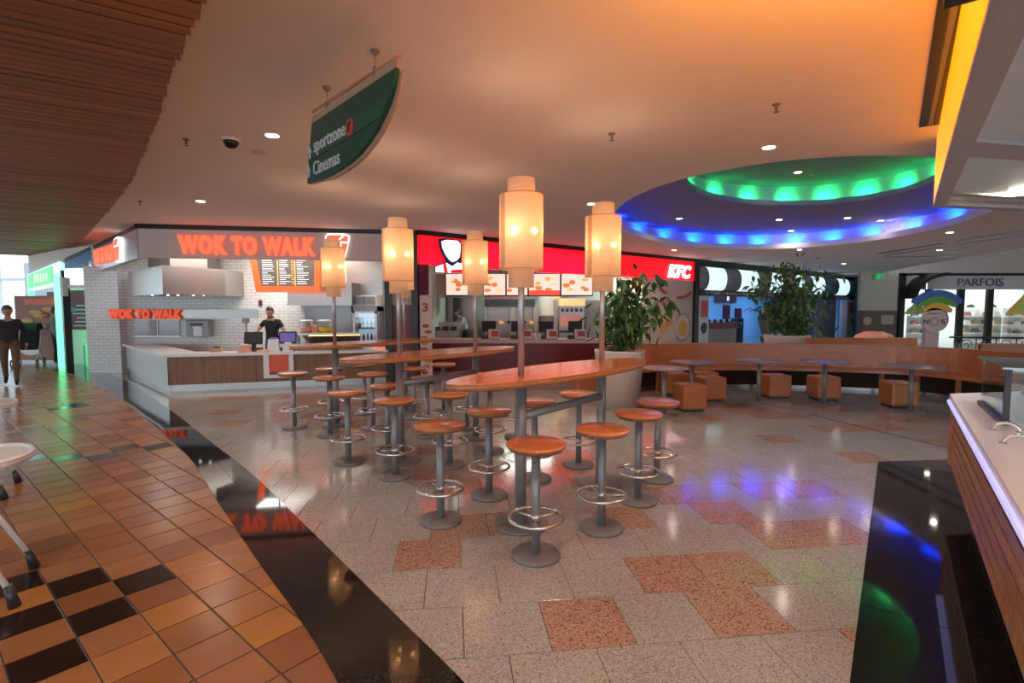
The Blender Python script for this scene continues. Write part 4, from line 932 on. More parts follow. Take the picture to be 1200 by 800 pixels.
for k, (u, v, r) in enumerate(((.3, .62, .13), (.6, .58, .16), (.35, .45, .15), (.7, .42, .18), (.5, .3, .2))): MB().ball((p[0]+(q[0]-p[0])*u, -.055, .5+1.65*v), r, 10, (1.2, .06, .7)).build('printed_meal', mat('print_burger_%d' % k, ((.5, .25, .05), (.65, .4, .1), (.2, .06, .03), (.55, .2, .05), (.6, .3, .1))[k], .5), t)
q = kp(815, 360)[0]; struct('trim_7', MB().b2(q-.15, q+.08, -.08, .2, 0, 3.31), M['black'], None, (KB.x, KB.y, 0), KA)

# ================================================================== CAFE
kq = lambda px, py: hit(px, py, KB, KA)
ca0 = kq(817, 330)[0]; ca1 = kq(1006, 340)[0]
cs = thing('cafe_sign', 'cafe sign of alternating lit white barrels and grey photo segments', 'sign', (KB.x, KB.y, 0), KA)
M['barrel'] = mat('lit_white_barrel', (.8, .9, .9), .35, emit=.62, ecol=(.72, .95, .95)); M['photo'] = mat('grey_photo_print', (.22, .22, .22), .3, var=.7, scale=1.2, stretch=(.3, 1, 5)); M['photob'] = mat('blue_photo_print', (.1, .14, .24), .3, var=.6, scale=1.2, stretch=(.3, 1, 5))
edges = [817, 825, 846, 863, 884, 898, 912, 928, 937, 948, 962, 978.5, 991, 1006]
for k, (a, c) in enumerate(zip(edges, edges[1:])):
    x0, x1 = kq(a, 330)[0], kq(c, 330)[0]; n = 10; b = MB(); rr = .42; zc = 2.75
    pts = [(-.0-.22*math.cos(math.pi*(i/n-.5)), zc+rr*math.sin(math.pi*(i/n-.5))) for i in range(n+1)]
    b.add([(x0+.01, y, z) for y, z in pts]+[(x1-.01, y, z) for y, z in pts], [(i, i+1, n+2+i, n+1+i) for i in range(n)]+[list(range(n+1)), list(range(n+1, 2*n+2))], True)
    b.build('barrel' if k % 2 else 'photo_segment', M['barrel'] if k % 2 else (M['photob'] if k > 9 else M['photo']), cs)
MB().b2(ca0, ca1, -.1, .1, 2.12, 2.32).build('text_strip', M['black'], cs); MB().b2(ca0, ca1, .0, .1, 2.32, 3.3).build('backing', M['black'], cs)
s0 = kq(825, 343)[0]; s1 = kq(905, 345)[0]
LT1 = lettering('strip_text', '• Café • Bolos • Papelaria • Jornais', s1-s0, .13, M['signw'], cs, (s0, -.105, 2.15), ext=.01, bold=.01)
s0 = kq(975, 347)[0]; s1 = kq(992, 347)[0]; LT2 = lettering('strip_text', 'Tea House', s1-s0, .13, M['signw'], cs, (s0, -.105, 2.15), ext=.01, bold=.01)
tag(LT1, kind='stuff'); tag(LT2, kind='stuff')
def cpost(a, c, lab, k):
    x0, x1 = kq(a, 370)[0], kq(c, 370)[0]
    o = struct('wall_post_%d' % k, MB().b2(x0, x1, -.06, .3, 0, 2.12), mat('blue_white_post_%d' % k, (.6, .63, .72), .4), None, (KB.x, KB.y, 0), KA)
    MB().b2(x0+(x1-x0)*.15, x0+(x1-x0)*.85, -.075, -.06, 1.35, 1.95).build('red_notice', mat('red_notice_%d' % k, (.6, .12, .12), .5), o)
    disc((x0+x1)/2, .95, .2, -.075, -.06, mat('green_badge_%d' % k, (.02, .06, .035), .5), 'badge', o)
cpost(817.5, 829, '', 1); cpost(991, 1004, '', 2)
x0 = kq(1004, 350)[0]; struct('trim_8', MB().b2(x0, x0+.35, -.1, .3, 0, 3.3), M['black'], None, (KB.x, KB.y, 0), KA)
# cafe interior: parallel to the front
CD = 4.2
cf = struct('wall_cafe', MB().b2(ca0-.2, ca1+.5, CD, CD+.15, 0, 3.3), M['bluew'], None, (KB.x, KB.y, 0), KA)
struct('wall_cafe_left', MB().b2(ca0-.25, ca0-.1, .2, CD, 0, 3.3), M['bluew'], None, (KB.x, KB.y, 0), KA)
struct('wall_cafe_right', MB().b2(ca1+.35, ca1+.5, .2, CD, 0, 3.3), M['browngrey'], None, (KB.x, KB.y, 0), KA)
struct('ceiling_cafe', MB().b2(ca0-.2, ca1+.4, .15, CD, 2.9, 3.0), M['bluew'], None, (KB.x, KB.y, 0), KA)
def kw(s, t, z): return (KB.x+s*math.cos(KA)-t*math.sin(KA), KB.y+s*math.sin(KA)+t*math.cos(KA), z)
for s_, e_ in ((ca0+2.2, 90), (ca0+7, 60), (ca0+11.5, 50)): lamp('AREA', 'cafe_blue_light', kw(s_, 2.2, 2.85), e_, (.12, .42, 1), None, .8)
lamp('SPOT', 'cafe_spot', kw(ca1-2.2, 1.0, 2.8), 25, (1, .85, .75), None, .1, R(110))
p = kq(988, 370)[0]; struct('wall_cafe_panel', MB().b2(kq(966, 370)[0], p, .35, .45, 0, 2.12), mat('grey_mauve_panel', (.26, .22, .22), .5, var=.1), None, (KB.x, KB.y, 0), KA)
def cthing(name, lab, cat, px, t_, z=0, g=None):
    # s so that the object at setback t_ shows at px
    P = Vector(kw(0, t_, 0)[:2]); s = hit(px, 370, P, KA)[0]; return thing(name, lab, cat, kw(s, t_, z), KA, g)
t = cthing('cafe_menu', 'dark menu display high on the blue cafe wall', 'menu board', 841, CD-.12)
MB().b2(-.2, 1.9, 0, .1, 1.95, 2.6).build('panel', mat('dark_menu_print', (.03, .02, .03), .3, var=.8, scale=2, emit=.05, ecol=(.4, .2, .3)), t); MB().b2(.9, 1.1, -.01, 0, 2.05, 2.5).build('lit_strip', M['barrel'], t)
for px, z, lab in ((848.5, 1.08, 'dark red picture left of two on the blue cafe wall'), (862.5, .9, 'dark red picture right of two on the blue cafe wall')):
    t = cthing('framed_picture', lab, 'picture', px, CD-.08, z, 'pictures in the blue cafe'); MB().b2(0, .62, 0, .06, 0, .72).build('canvas', mat('red_picture', (.22, .02, .03), .5, var=.6, scale=4), t); MB().b2(-.02, .64, .02, .07, -.02, .74).build('frame', M['black'], t)
t = cthing('cafe_counter', 'red topped cafe counter with stone front behind the bench', 'counter', 830, 1.2)
MB().b2(0, 2.3, 0, .7, 0, .8).build('front', mat('beige_stone', (.35, .3, .24), .5, var=.2), t); MB().b2(-.05, 2.35, -.05, .75, .8, 1.05).build('top', M['redp'], t)
for k in range(8): solo('cafe_cup', MB().lathe([(.04, 0), (.07, .12), (.075, .14)], n=10), M['white'] if k % 2 else M['dark'], ('white' if k % 2 else 'dark')+' crockery on the red cafe counter, number '+('one', 'two', 'three', 'four', 'five', 'six', 'seven', 'eight')[k]+' from the left', 'cup', (Vector(t.location)+Vector((math.cos(KA), math.sin(KA), 0))*(.2+k*.24)+Vector((0, .2, 1.05))), 0, 'crockery on the cafe counter')
t = cthing('coffee_machine', 'dark coffee machine at the end of the cafe counter', 'coffee machine', 868, 1.7)
MB().b2(-.3, .3, 0, .5, .0, 1.2, .03).build('body', M['dark'], t); MB().b2(-.25, .25, -.05, .1, .75, .8).build('drip_tray', M['steel'], t); MB().cyl((0, 0, .85), .05, .18).build('spout', M['chrome'], t)
t = cthing('cone_display', 'tall brown ice cream cone display standing in the cafe', 'display', 897, .9)
MB().lathe([(.1, .35), (.3, 1.05), (.32, 1.1)], n=18).build('cone', mat('waffle_cone', (.3, .15, .06), .6, bump=.3), t); MB().lathe([(.3, 1.1), (.34, 1.25), (.2, 1.5), (.14, 1.62), (.02, 1.85)], n=18).build('swirl', mat('chocolate_swirl', (.16, .06, .04), .5), t); MB().lathe([(.25, 0), (.25, .05), (.06, .08), (.06, .38)], n=18).build('stand', M['dark'], t)
t = cthing('round_notice', 'red round hanging notice in front of the cafe sign behind the tree', 'notice', 925.5, -.35, 0)
pz = at(925.5, 326, t.location.y).z
disc(0, pz, .32, 0, .04, mat('grey_disc', (.25, .27, .27), .5), 'rim', t); disc(0, pz, .24, -.01, 0, mat('red_disc', (.45, .03, .05), .5), 'face', t); MB().tube([(0, .02, pz+.3), (0, .02, CEIL-.11)], .012, 6).build('hanger', M['dark'], t)
for k, px in enumerate((940, 1000-46)): 
    pass

# ================================================================== EXIT RECESS and ACCESSORY SHOP
EY = 24.55
ex0, ex1 = at(1008, 350, EY).x+2, at(1054, 350, EY).x-2
struct('wall_exit', MB().b2(ex0-2, ex1+2, EY, EY+.2, 1.55, 3.5), M['cream']); struct('wall_exit_lower', MB().b2(ex0-2, ex1+2, EY-.02, EY+.2, 0, 1.55), M['browngrey'])
p, q = at(1009, 370, EY).x, at(1023, 370, EY).x
d_ = struct('door_2', MB().b2(p, q, EY-.08, EY-.02, 0, 1.55), mat('brown_door', (.18, .09, .045), .4)); disc(p+.25, 1.05, .2, EY-.1, EY-.08, mat('door_porthole', (.5, .4, .3), .4), 'porthole', d_)
p = at(1032.5, 323, EY-.3); t = thing('exit_sign', 'small green running man exit sign under the ceiling', 'sign', (p.x, EY-.3, p.z-.15)); MB().b2(-.2, .2, 0, .06, -.0, .22).build('panel', mat('lit_exit_green', (.01, .3, .12), .4, emit=.35, ecol=(.02, .6, .25)), t)
MB().b2(.0, .06, -.01, 0, .04, .17).build('figure', M['signw'], t); MB().b2(.09, .17, -.01, 0, .04, .18).build('doorway', M['signw'], t); MB().tube([(0, .03, .22), (0, .03, CEIL-p.z+.15)], .015, 6).build('hanger', M['dark'], t)
p = at(1032, 380, EY-.05); q = at(1047, 369, EY-.05); solo('door_notice', MB().b2(0, q.x-p.x, 0, .03, 0, q.z-p.z), mat('pale_notice', (.45, .4, .28), .5), 'pale notice panel on the dark wall beside the brown door', 'notice', (p.x, EY-.08, p.z))
PY = 24.5
def pz_(px, py): p = at(px, py, PY); return p.x, p.z
x0 = at(1053, 350, PY).x; PW = 16; ztop = 3.2
bag = thing('accessory_shop', 'black framed accessory shop front with silver PARFOIS letters and glass', 'shop front', (x0, PY, 0))
fr = MB(); fr.b2(0, .25, -.1, .2, 0, ztop+.12); fr.b2(0, PW, -.1, .2, ztop, ztop+.12); fr.build('frame', M['black'], bag)
fx = lambda px: at(px, 350, PY).x-x0
MB().b2(fx(1088), PW, -.04, .1, 2.55, ztop).build('fascia', M['mauve'], bag)
MB().b2(fx(1058), fx(1066), 0, .08, 2.62, ztop).build('fascia', M['mauve'], bag)
s = fx(1120); e = fx(1173); lettering('letter', 'PARFOIS', e-s, .38, mat('silver_grey_letter', (.18, .19, .25), .25, metal=.6), bag, (s, -.04, 2.7), ext=.05, split=True)
for px in (1088.5, 1126, 1160): MB().b2(fx(px)-.14, fx(px)+.14, -.06, .1, 0, 2.56).build('mullion', M['black'], bag)
for a, c in ((1060, 1087), (1090, 1124), (1128, 1158), (1162, 1215)): MB().b2(fx(a), fx(c), 0, .02, .0, 2.55).build('pane', M['glass'], bag)
arch = MB(); n = 10
for i in range(n):
    t0, t1 = math.pi/2*i/n, math.pi/2*(i+1)/n
    arch.plate([(fx(1058)+1.4*(1-math.cos(t0)), 2.1+1.05*math.sin(t0)), (fx(1058)+1.4*(1-math.cos(t1)), 2.1+1.05*math.sin(t1)), (fx(1058)+1.4*(1-math.cos(t1)), 2.25+1.05*math.sin(t1)), (fx(1058)+1.4*(1-math.cos(t0)), 2.25+1.05*math.sin(t0))], -.9, .1)
arch.build('arched_bracket', M['black'], bag)
p = fx(1072.5); MB().b2(p, p+.45, -.05, 0, 2.55, 3.0).build('red_panel', M['redp'], bag)
struct('wall_shop', MB().b2(x0, x0+PW, PY+4.5, PY+4.7, 0, 3.3), M['white']); struct('wall_shop_left', MB().b2(x0, x0+.15, PY+.2, PY+4.5, 0, 3.3), mat('teal_print_wall', (.2, .35, .33), .5, var=.7, scale=2)); struct('ceiling_shop', MB().b2(x0, x0+PW, PY+.2, PY+4.5, 3.25, 3.3), M['white'])
lamp('AREA', 'shop_light', (x0+4, PY+2.2, 3.2), 260, (.93, 1, 1), None, 2.5); lamp('AREA', 'shop_light', (x0+9, PY+2.2, 3.2), 260, (.93, 1, 1), None, 2.5)
bagc = [mat('bag_%d' % i, c, .5, var=.3) for i, c in enumerate(((.25, .14, .07), (.08, .07, .09), (.45, .3, .18), (.3, .05, .06), (.5, .45, .4)))]
gb = random.Random(2)
def rack(px, Y, lab, w, rows, per, z0=.35, dz=.45):
    xx = at(px, 380, Y).x; t = thing('display_shelf', lab, 'shelf', (xx, Y, 0), 0, 'shelving in the accessory shop')
    MB().b2(0, w, .3, .35, 0, z0+rows*dz).build('back', M['white'], t)
    for r in range(rows):
        MB().b2(0, w, 0, .3, z0+r*dz-.03, z0+r*dz).build('shelf', M['white'], t)
    for r in range(rows):
        for k in range(per):
            h = gb.uniform(.2, .32); bw = w/per*.7; xc = xx+w*(k+.5)/per
            b = MB(); b.add([(-bw/2, 0, 0), (bw/2, 0, 0), (bw/2, .16, 0), (-bw/2, .16, 0), (-bw*.38, .03, h*.75), (bw*.38, .03, h*.75), (bw*.38, .13, h*.75), (-bw*.38, .13, h*.75)], [(3, 2, 1, 0), (4, 5, 6, 7), (0, 1, 5, 4), (1, 2, 6, 5), (2, 3, 7, 6), (3, 0, 4, 7)])
            t2 = thing('handbag', '%s handbag, %s shelf, %s from left, on the %s' % (('brown', 'dark', 'tan', 'red', 'pale')[(r*per+k) % 5], ('lowest', 'second', 'third', 'top')[r], ('first', 'second', 'third', 'fourth', 'fifth')[k], lab.split(' of ')[0]), 'handbag', (xc, Y+.06, z0+r*dz), 0, 'handbags in the accessory shop')
            b.build('body', bagc[(r*per+k) % 5], t2); MB().tube([(-bw*.25, .08, h*.73), (-bw*.18, .08, h*1.05), (bw*.18, .08, h*1.05), (bw*.25, .08, h*.73)], .012, 6).build('handle', bagc[1], t2)
rack(1130, 27.2, 'wide white shelf of bags behind the glass door', 2.0, 3, 4); rack(1164, 26.8, 'narrow white shelf of bags right of the glass door', 1.0, 3, 2); rack(1181, 26.4, 'rightmost white shelf of bags below the pennant', 1.2, 3, 3); rack(1068, 27.0, 'leftmost white shelf of bags behind the kiosk sign', 1.6, 3, 3)
for px, lab in ((1072, 'left yellow triangular pennant in the shop window'), (1190, 'right yellow green triangular pennant in the shop window')):
    p = at(px, 368, PY+.4); t = thing('pennant', lab, 'pennant', (p.x, PY+.4, p.z), 0, 'pennants in the shop window')
    MB().plate([(-.55, 0), (.0, 0), (.35, .95)], 0, .02).build('yellow_half', M['nosyel'] if px > 1100 else mat('lemon', (.75, .7, .12), .5), t); MB().plate([(.0, 0), (.38, 0), (.38, .95), (.34, .95)], -.02, 0).build('green_half', mat('lime_%d' % px, (.45, .55, .05), .5), t); MB().tube([(.36, 0, .95), (.36, 0, 3.25-p.z)], .008, 6).build('cord', M['dark'], t)
for px, Y, lab in ((1142, 28.7, 'round black clock on the shop back wall behind the glass door'), (1168, 28.7, 'round black clock on the shop back wall right of the mullion')):
    p = at(px, 361, Y); t = thing('round_mirror', lab, 'mirror', (p.x, PY+4.4, p.z), 0, 'round discs on the shop wall'); disc(0, 0, .22, 0, .06, M['dark'], 'disc', t); MB().ring((0, 0, 0), .01, .004).build('stud', M['chrome'], t)
# phone kiosk sign with three coloured arches
NY = 17.5
def nx(px): return at(px, 380, NY).x
def nz(py, px=1096): return at(px, py, NY).z
t = thing('kiosk_sign', 'round pink NOS kiosk sign crowned by blue, green and yellow arches', 'sign', (nx(1093), NY, 0))
cx = 0
MB().b2(nx(1085)-nx(1093), nx(1101)-nx(1093), .0, .15, 0, nz(374)).build('pillar', M['nospink'], t)
rz_ = nz(375); disc(0, rz_, .42, -.06, .0, M['nospink'], 'disc', t); disc(.17, rz_+.02, .42, .05, .12, mat('pink_disc_back', (.45, .3, .29), .5), 'disc_back', t)
b = MB(); n = 28
for i in range(n):
    a0, a1_ = 2*math.pi*i/n, 2*math.pi*(i+1)/n
    b.plate([(r*math.cos(a), rz_-.05+r*math.sin(a)) for r, a in ((.16, a0), (.16, a1_), (.1, a1_), (.1, a0))], -.075, -.06)
b.build('ring_mark', mat('taupe_ring', (.35, .25, .22), .5), t)
lettering('letter', 'N', .16, .17, M['dark'], t, (-.36, -.06, rz_-.13), ext=.015, bold=.01); lettering('letter', 'S', .15, .17, M['dark'], t, (.22, -.06, rz_-.13), ext=.015, bold=.01); lettering('small_text', 'kiosque nos', .5, .05, M['dark'], t, (-.25, -.06, rz_+.2), ext=.01)
def archpc(pxl, pxr, pytop, pyend, th, m, nm, y):
    xa, xb = nx(pxl)-nx(1093), nx(pxr)-nx(1093); zt_, ze = nz(pytop), nz(pyend); n = 16; up_, lo = [], []
    for i in range(n+1):
        u = i/n; x = xa+(xb-xa)*u; z = ze+(zt_-ze)*(1-(2*u-1)**2); k = th*(.35+.65*math.sin(math.pi*min(1, max(0, u)))**.4)
        up_.append((x, z)); lo.append((x, z-k))
    b = MB()
    for i in range(n): b.plate([up_[i], up_[i+1], lo[i+1], lo[i]], y-.04, y+.04)
    b.build(nm, m, t)
archpc(1068, 1126, 339.5, 351, .32, M['nosblue'], 'blue_arch', .02); archpc(1074, 1120, 347, 356, .25, M['nosgreen'], 'green_arch', .0); archpc(1079, 1113.5, 354.5, 362, .25, M['nosyel'], 'yellow_arch', -.02)
MB().b2(-.03, .03, .08, .12, rz_, nz(342)).build('arch_mast', M['dark'], t)
struct('floor_far', MB().b2(-30, 45, 13, 45, -.004, -.001), mat('far_floor', (.3, .27, .25), .15))

# ================================================================== TALL TABLES WITH LANTERN LAMPS
TZ = 1.175; FILL_W = 3.
def lens_outline(a, b_, n=56): return [(a*math.cos(2*math.pi*i/n), b_*math.sin(2*math.pi*i/n)) for i in range(n)]
def tall_table(center, ang, poles, label):
    t = thing('lantern_table', label, 'table', (center[0], center[1], 0), ang, 'tall lens shaped tables with lantern lamps')
    o = lens_outline(1.25, .34)
    top = MB(); top.prism(o, TZ-.006, TZ); top = top.build('tabletop', M['seat'], t)
    MB().prism([(x*.997, y*.99) for x, y in o], TZ-.05, TZ-.006, True).build('edge_band', M['edge'], top)
    ca, sa = math.cos(-ang), math.sin(-ang); lp_ = []
    for px, py in poles:
        dx, dy = px-center[0], py-center[1]; lp_.append((dx*ca-dy*sa, dx*sa+dy*ca))
    for i, (x, y) in enumerate(lp_):
        MB().lathe([(.215, 0), (.215, .012), (.2, .02), (.05, .028)], (x, y, 0), 36).build('base_plate', M['base_p'], t)
        MB().cyl((x, y, .02), .043, TZ-.07, 20).build('lower_pole', M['steel_p'], t)
        MB().cyl((x, y, TZ-.05), .025, 2.35-TZ, 16).build('upper_pole', mat('aluminium_pole', (.42, .4, .4), .35, metal=.6) if 'alup' not in M else M['alup'], t)
        zb = 1.85
        prof = [(.098, zb), (.098, zb+.135), (.166, zb+.137), (.166, zb+.69), (.105, zb+.692), (.102, zb+.81)]
        sh = MB().lathe(prof, (x, y, 0), 40, cap=False).build('lamp_shade', M['paper'], t)
        a0 = R(215)-ang
        MB().box((x+.168*math.cos(a0), y+.168*math.sin(a0), zb+.41), (.004, .05, .55), rz=a0).build('paper_seam', M['paper'], sh)
        for s in (zb+.137, zb+.69): MB().ring((x, y, s), .166, .003, 36, 6).build('shade_hoop', M['edge'], sh)
        lamp('SPOT', 'ceiling_fill_spot', (x, y, zb+.825), FILL_W, (1, .70, .46), sh, .06, R(172), (math.pi, 0, 0), 1.0)  # fill spot added above each lantern rim to brighten the ceiling, no bulb there
        hub = MB().cyl((x, y, zb+.38), .03, .06, 12).build('lamp_holder', M['steel_p'], sh)
        for k in range(3):
            a = R(245+120*k-(25 if i else 0))-ang+math.pi*0
            q = (x+.1*math.cos(a), y+.1*math.sin(a), zb+.43)
            MB().ball(q, .026, 10).build('bulb', M['bulb'], sh)
            MB().tube([(x+.02*math.cos(a), y+.02*math.sin(a), zb+.41), (q[0], q[1], zb+.415)], .006, 6).build('bulb_arm', M['steel_p'], sh)
    (xa, ya), (xb, yb) = lp_
    MB().tube([(xa, ya, .86), (xb, yb, .86)], .035, 14).build('crossbar', M['steel_p'], t)
    return t
M['alup'] = mat('aluminium_pole', (.42, .4, .4), .35, metal=.6)
tall_table((.44, 4.38), R(45.5), ((.07, 3.92), (.85, 4.83)), 'nearest tall orange table with two lantern lamps on steel poles')
tall_table((-.87, 6.05), R(46), ((-1.24, 5.62), (-.475, 6.62)), 'middle tall orange table with two lantern lamps on steel poles')
tall_table((-2.17, 7.85), R(47), ((-2.55, 7.35), (-1.77, 8.4)), 'farthest tall orange table with two lantern lamps near the wok counter')
# ------------------------------------------------------------------ bar stools
SZ = .79
st_seat = MB().lathe([(1e-4, SZ), (.19, SZ), (.2, SZ-.004), (.205, SZ-.012)], n=36, cap=False).mesh('seat', M['seat'])
st_edge = MB().lathe([(.205, SZ-.012), (.203, SZ-.022), (.196, SZ-.03), (.185, SZ-.045), (.06, SZ-.05), (.05, SZ-.06)], n=36).mesh('seat_edge', M['edge'])
st_pole = MB().cyl((0, 0, .02), .031, SZ-.07, 18).mesh('pole', M['steel_p'])
st_base = MB().lathe([(.165, 0), (.168, .006), (.168, .018), (.16, .026), (.04, .032)], n=36).mesh('base_plate', M['base_p'])
st_ring = MB().ring((0, 0, .27), .183, .0125, 40, 10).mesh('foot_ring', M['chrome'])
b = MB()
st_spoke = MB().tube([(.028, 0, .27), (.178, 0, .27)], .008, 8).mesh('spoke', M['chrome'])
st_col = MB().lathe([(.034, .25), (.036, .27), (.034, .29)], n=16).mesh('ring_collar', M['chrome'])
def stool(x, y, lab, rot):
    t = thing('bar_stool', lab, 'stool', (x, y, 0), rot, 'round orange bar stools')
    s = put('seat', st_seat, t); put('seat_edge', st_edge, s); put('pole', st_pole, t); put('base_plate', st_base, t)
    r = put('foot_ring', st_ring, t); put('ring_collar', st_col, r)
    for k in range(3): put('spoke', st_spoke, r, (0, 0, 0), (0, 0, 2*math.pi*k/3))
ordn = ('first', 'second', 'third', 'fourth')
T1R = [(.163, 3.41), (.687, 3.84), (1.105, 4.40), (1.433, 4.97)]; T1L = [(-.568, 3.98), (-.207, 4.53), (.222, 4.97), (.717, 5.43)]
T2R = [(-1.174, 5.06), (-.669, 5.42), (-.259, 5.95), (.067, 6.62)]; T2L = [(-1.80, 5.54), (-1.48, 6.02), (-1.12, 6.7), (-.636, 7.12)]
T3R = [(-2.42, 6.72), (-1.95, 7.1), (-1.5, 7.75), (-1.12, 8.3)]; T3L = [(-3.08, 7.16), (-2.76, 7.72), (-2.36, 8.12), (-1.85, 8.85)]
rs = random.Random(8)
for tn, (rt, lt) in (('nearest', (T1R, T1L)), ('middle', (T2R, T2L)), ('farthest', (T3R, T3L))):
    for side, pts in (('right', rt), ('left', lt)):
        for k, (x, y) in enumerate(pts):
            stool(x, y, 'orange bar stool, %s from front on %s side of %s lantern table' % (ordn[k], side, tn), rs.uniform(0, 2))

# ================================================================== CURVED BENCH, ROUND TABLES, CUBES
BK = [(1.75, 10.2), (2.2, 10.62), (2.8, 10.9), (3.7, 11.1), (4.65, 11.16), (5.6, 11.08), (6.55, 10.88), (7.4, 10.6), (8.0, 10.3), (8.42, 9.75), (8.62, 9.1), (8.7, 8.5)]
N_ = 60; bk = [interp(BK, (len(BK)-1)*i/N_) for i in range(N_+1)]
def offs(path, d):
    r = []
    for i, p in enumerate(path):
        t = (path[min(i+1, len(path)-1)]-path[max(i-1, 0)]).normalized(); r.append(p+Vector((t.y, -t.x))*d)
    return r
def strip(p0, p1, z0, z1, smooth=True):
    b = MB(); n = len(p0)
    for i in range(n):
        for q, z in ((p0[i], z0), (p0[i], z1), (p1[i], z1), (p1[i], z0)): b.v.append((q.x, q.y, z))
    for i in range(n-1):
        for k in range(4): b.face([4*i+k, 4*i+(k+1) % 4, 4*i+4+(k+1) % 4, 4*i+4+k], smooth and False)
    b.face([0, 1, 2, 3]); b.face([4*n-4+k for k in (3, 2, 1, 0)]); return b
bn = thing('curved_bench', 'long curved cherry wood bench with high back round the seating area', 'bench')
cutsb = [0, 12, 27, 40, 50, 60]
for a, c in zip(cutsb, cutsb[1:]):
    strip(bk[a:c+1], offs(bk, .06)[a:c+1], .10, .91).build('back_panel', M['bench'], bn)
    strip(offs(bk, -.02)[a:c+1], offs(bk, .08)[a:c+1], .91, .925).build('top_rail', M['edge'], bn)
    strip(offs(bk, .06)[a:c+1], offs(bk, .62)[a:c+1], .40, .45).build('seat', M['bench'], bn)
strip(offs(bk, .25), offs(bk, .3), .02, .4).build('plinth', M['slatb'], bn); strip(offs(bk, .30), offs(bk, .305), .0, .06).build('skirting', M['steel'], bn)
of = offs(bk, .55)
for i in range(4, 60, 7): MB().box((of[i].x, of[i].y, .2), (.06, .06, .4), rz=.3).build('support_post', M['edge'], bn)
def round_table(px, py, lab, r=.375):
    p = fl(px, py, .75); t = thing('round_table', lab, 'table', (p.x, p.y, 0), 0, 'small round tables along the curved bench')
    MB().lathe([(r-.02, .735), (r, .742), (r, .752), (r-.01, .757), (1e-4, .757)], n=40).build('top', mat('mauve_laminate', (.30, .2, .17), .3) if 'lam' not in M else M['lam'], t)
    MB().cyl((0, 0, .02), .036, .72, 16).build('leg', M['steel_p'], t); MB().lathe([(.22, 0), (.22, .01), (.05, .03)], n=28).build('base', M['base_p'], t)
M['lam'] = mat('mauve_laminate', (.30, .2, .17), .3)
for px, py, lab, r in ((779, 431, 'leftmost round mauve table beside the white planter', .36), (811, 424, 'second round mauve table from the planter', .37), (890, 422.5, 'third round mauve table from the planter', .38), (967, 423.5, 'fourth round mauve table from the planter', .41), (1069, 429, 'rightmost and nearest round mauve table by the bench end', .45)): round_table(px, py, lab, r)
cube_c = MB().box((0, 0, .24), (.42, .42, .40), bev=.035).mesh('cushion', M['cubev']); cube_f = MB().b2(-.17, .17, -.17, .17, 0, .045).mesh('foot', M['dark'])
cube_s = MB().ring((0, 0, 0), .01, .004).mesh('seam', M['dark'])
def seam_mesh():
    b = MB(); h = .2105
    b.tube([(-h+.03, -h+.03, .42), (h-.03, -h+.03, .42), (h-.03, h-.03, .42), (-h+.03, h-.03, .42)], .006, 6, True); return b.mesh('piping', M['cubev'])
cube_p = seam_mesh()
for px, py, rot, lab in ((812, 483, .15, 'tan cube stool under the second round table, nearest the camera'), (795, 464, .2, 'tan cube stool behind the first round table'), (837, 471, .1, 'tan cube stool right of the second round table'), (829, 463, .1, 'tan cube stool half hidden behind another near the bench'),
                      (914, 467.5, .0, 'tan cube stool right of the third round table'), (972, 470, -.05, 'tan cube stool in front of the fourth round table'), (1062, 479, -.12, 'tan cube stool in front of the rightmost round table'), (686, 462, .2, 'tan cube stool seen under the nearest lantern table')):
    p = fl(px, py); t = thing('cube_stool', lab, 'stool', (p.x, p.y+.2, 0), rot, 'tan cube stools'); c = put('cushion', cube_c, t); put('piping', cube_p, c); put('foot', cube_f, t)
# ------------------------------------------------------------------ planters with trees
leaf_m = MB().add([(0, 0, 0), (.03, .025, .004), (.075, .03, .0), (.13, 0, -.022), (.075, -.03, .0), (.03, -.025, .004), (.075, 0, -.012)], [(0, 6, 2, 1), (6, 3, 2), (0, 5, 4, 6), (6, 4, 3)]).mesh('leaf', M['leaf'])
leaf_m2 = leaf_m.copy(); leaf_m2.materials[0] = M['leaf2']
def planter(loc, rt, rb, h, label, m=None):
    t = thing('planter', label, 'planter', loc)
    MB().lathe([(rb, 0), (rt, h-.05), (rt+.01, h-.02), (rt, h), (rt-.04, h), (rt-.045, h-.08), (1e-4, h-.08)], n=40).build('pot', m or M['pot'], t)
    MB().lathe([(rt-.05, h-.075), (1e-4, h-.055)], n=30, cap=False).build('soil', M['soil'], t); return t
pp = fl(725, 476); planter((pp.x, pp.y, 0), .42, .33, .98, 'tall cream tapered planter behind the nearest lantern table')
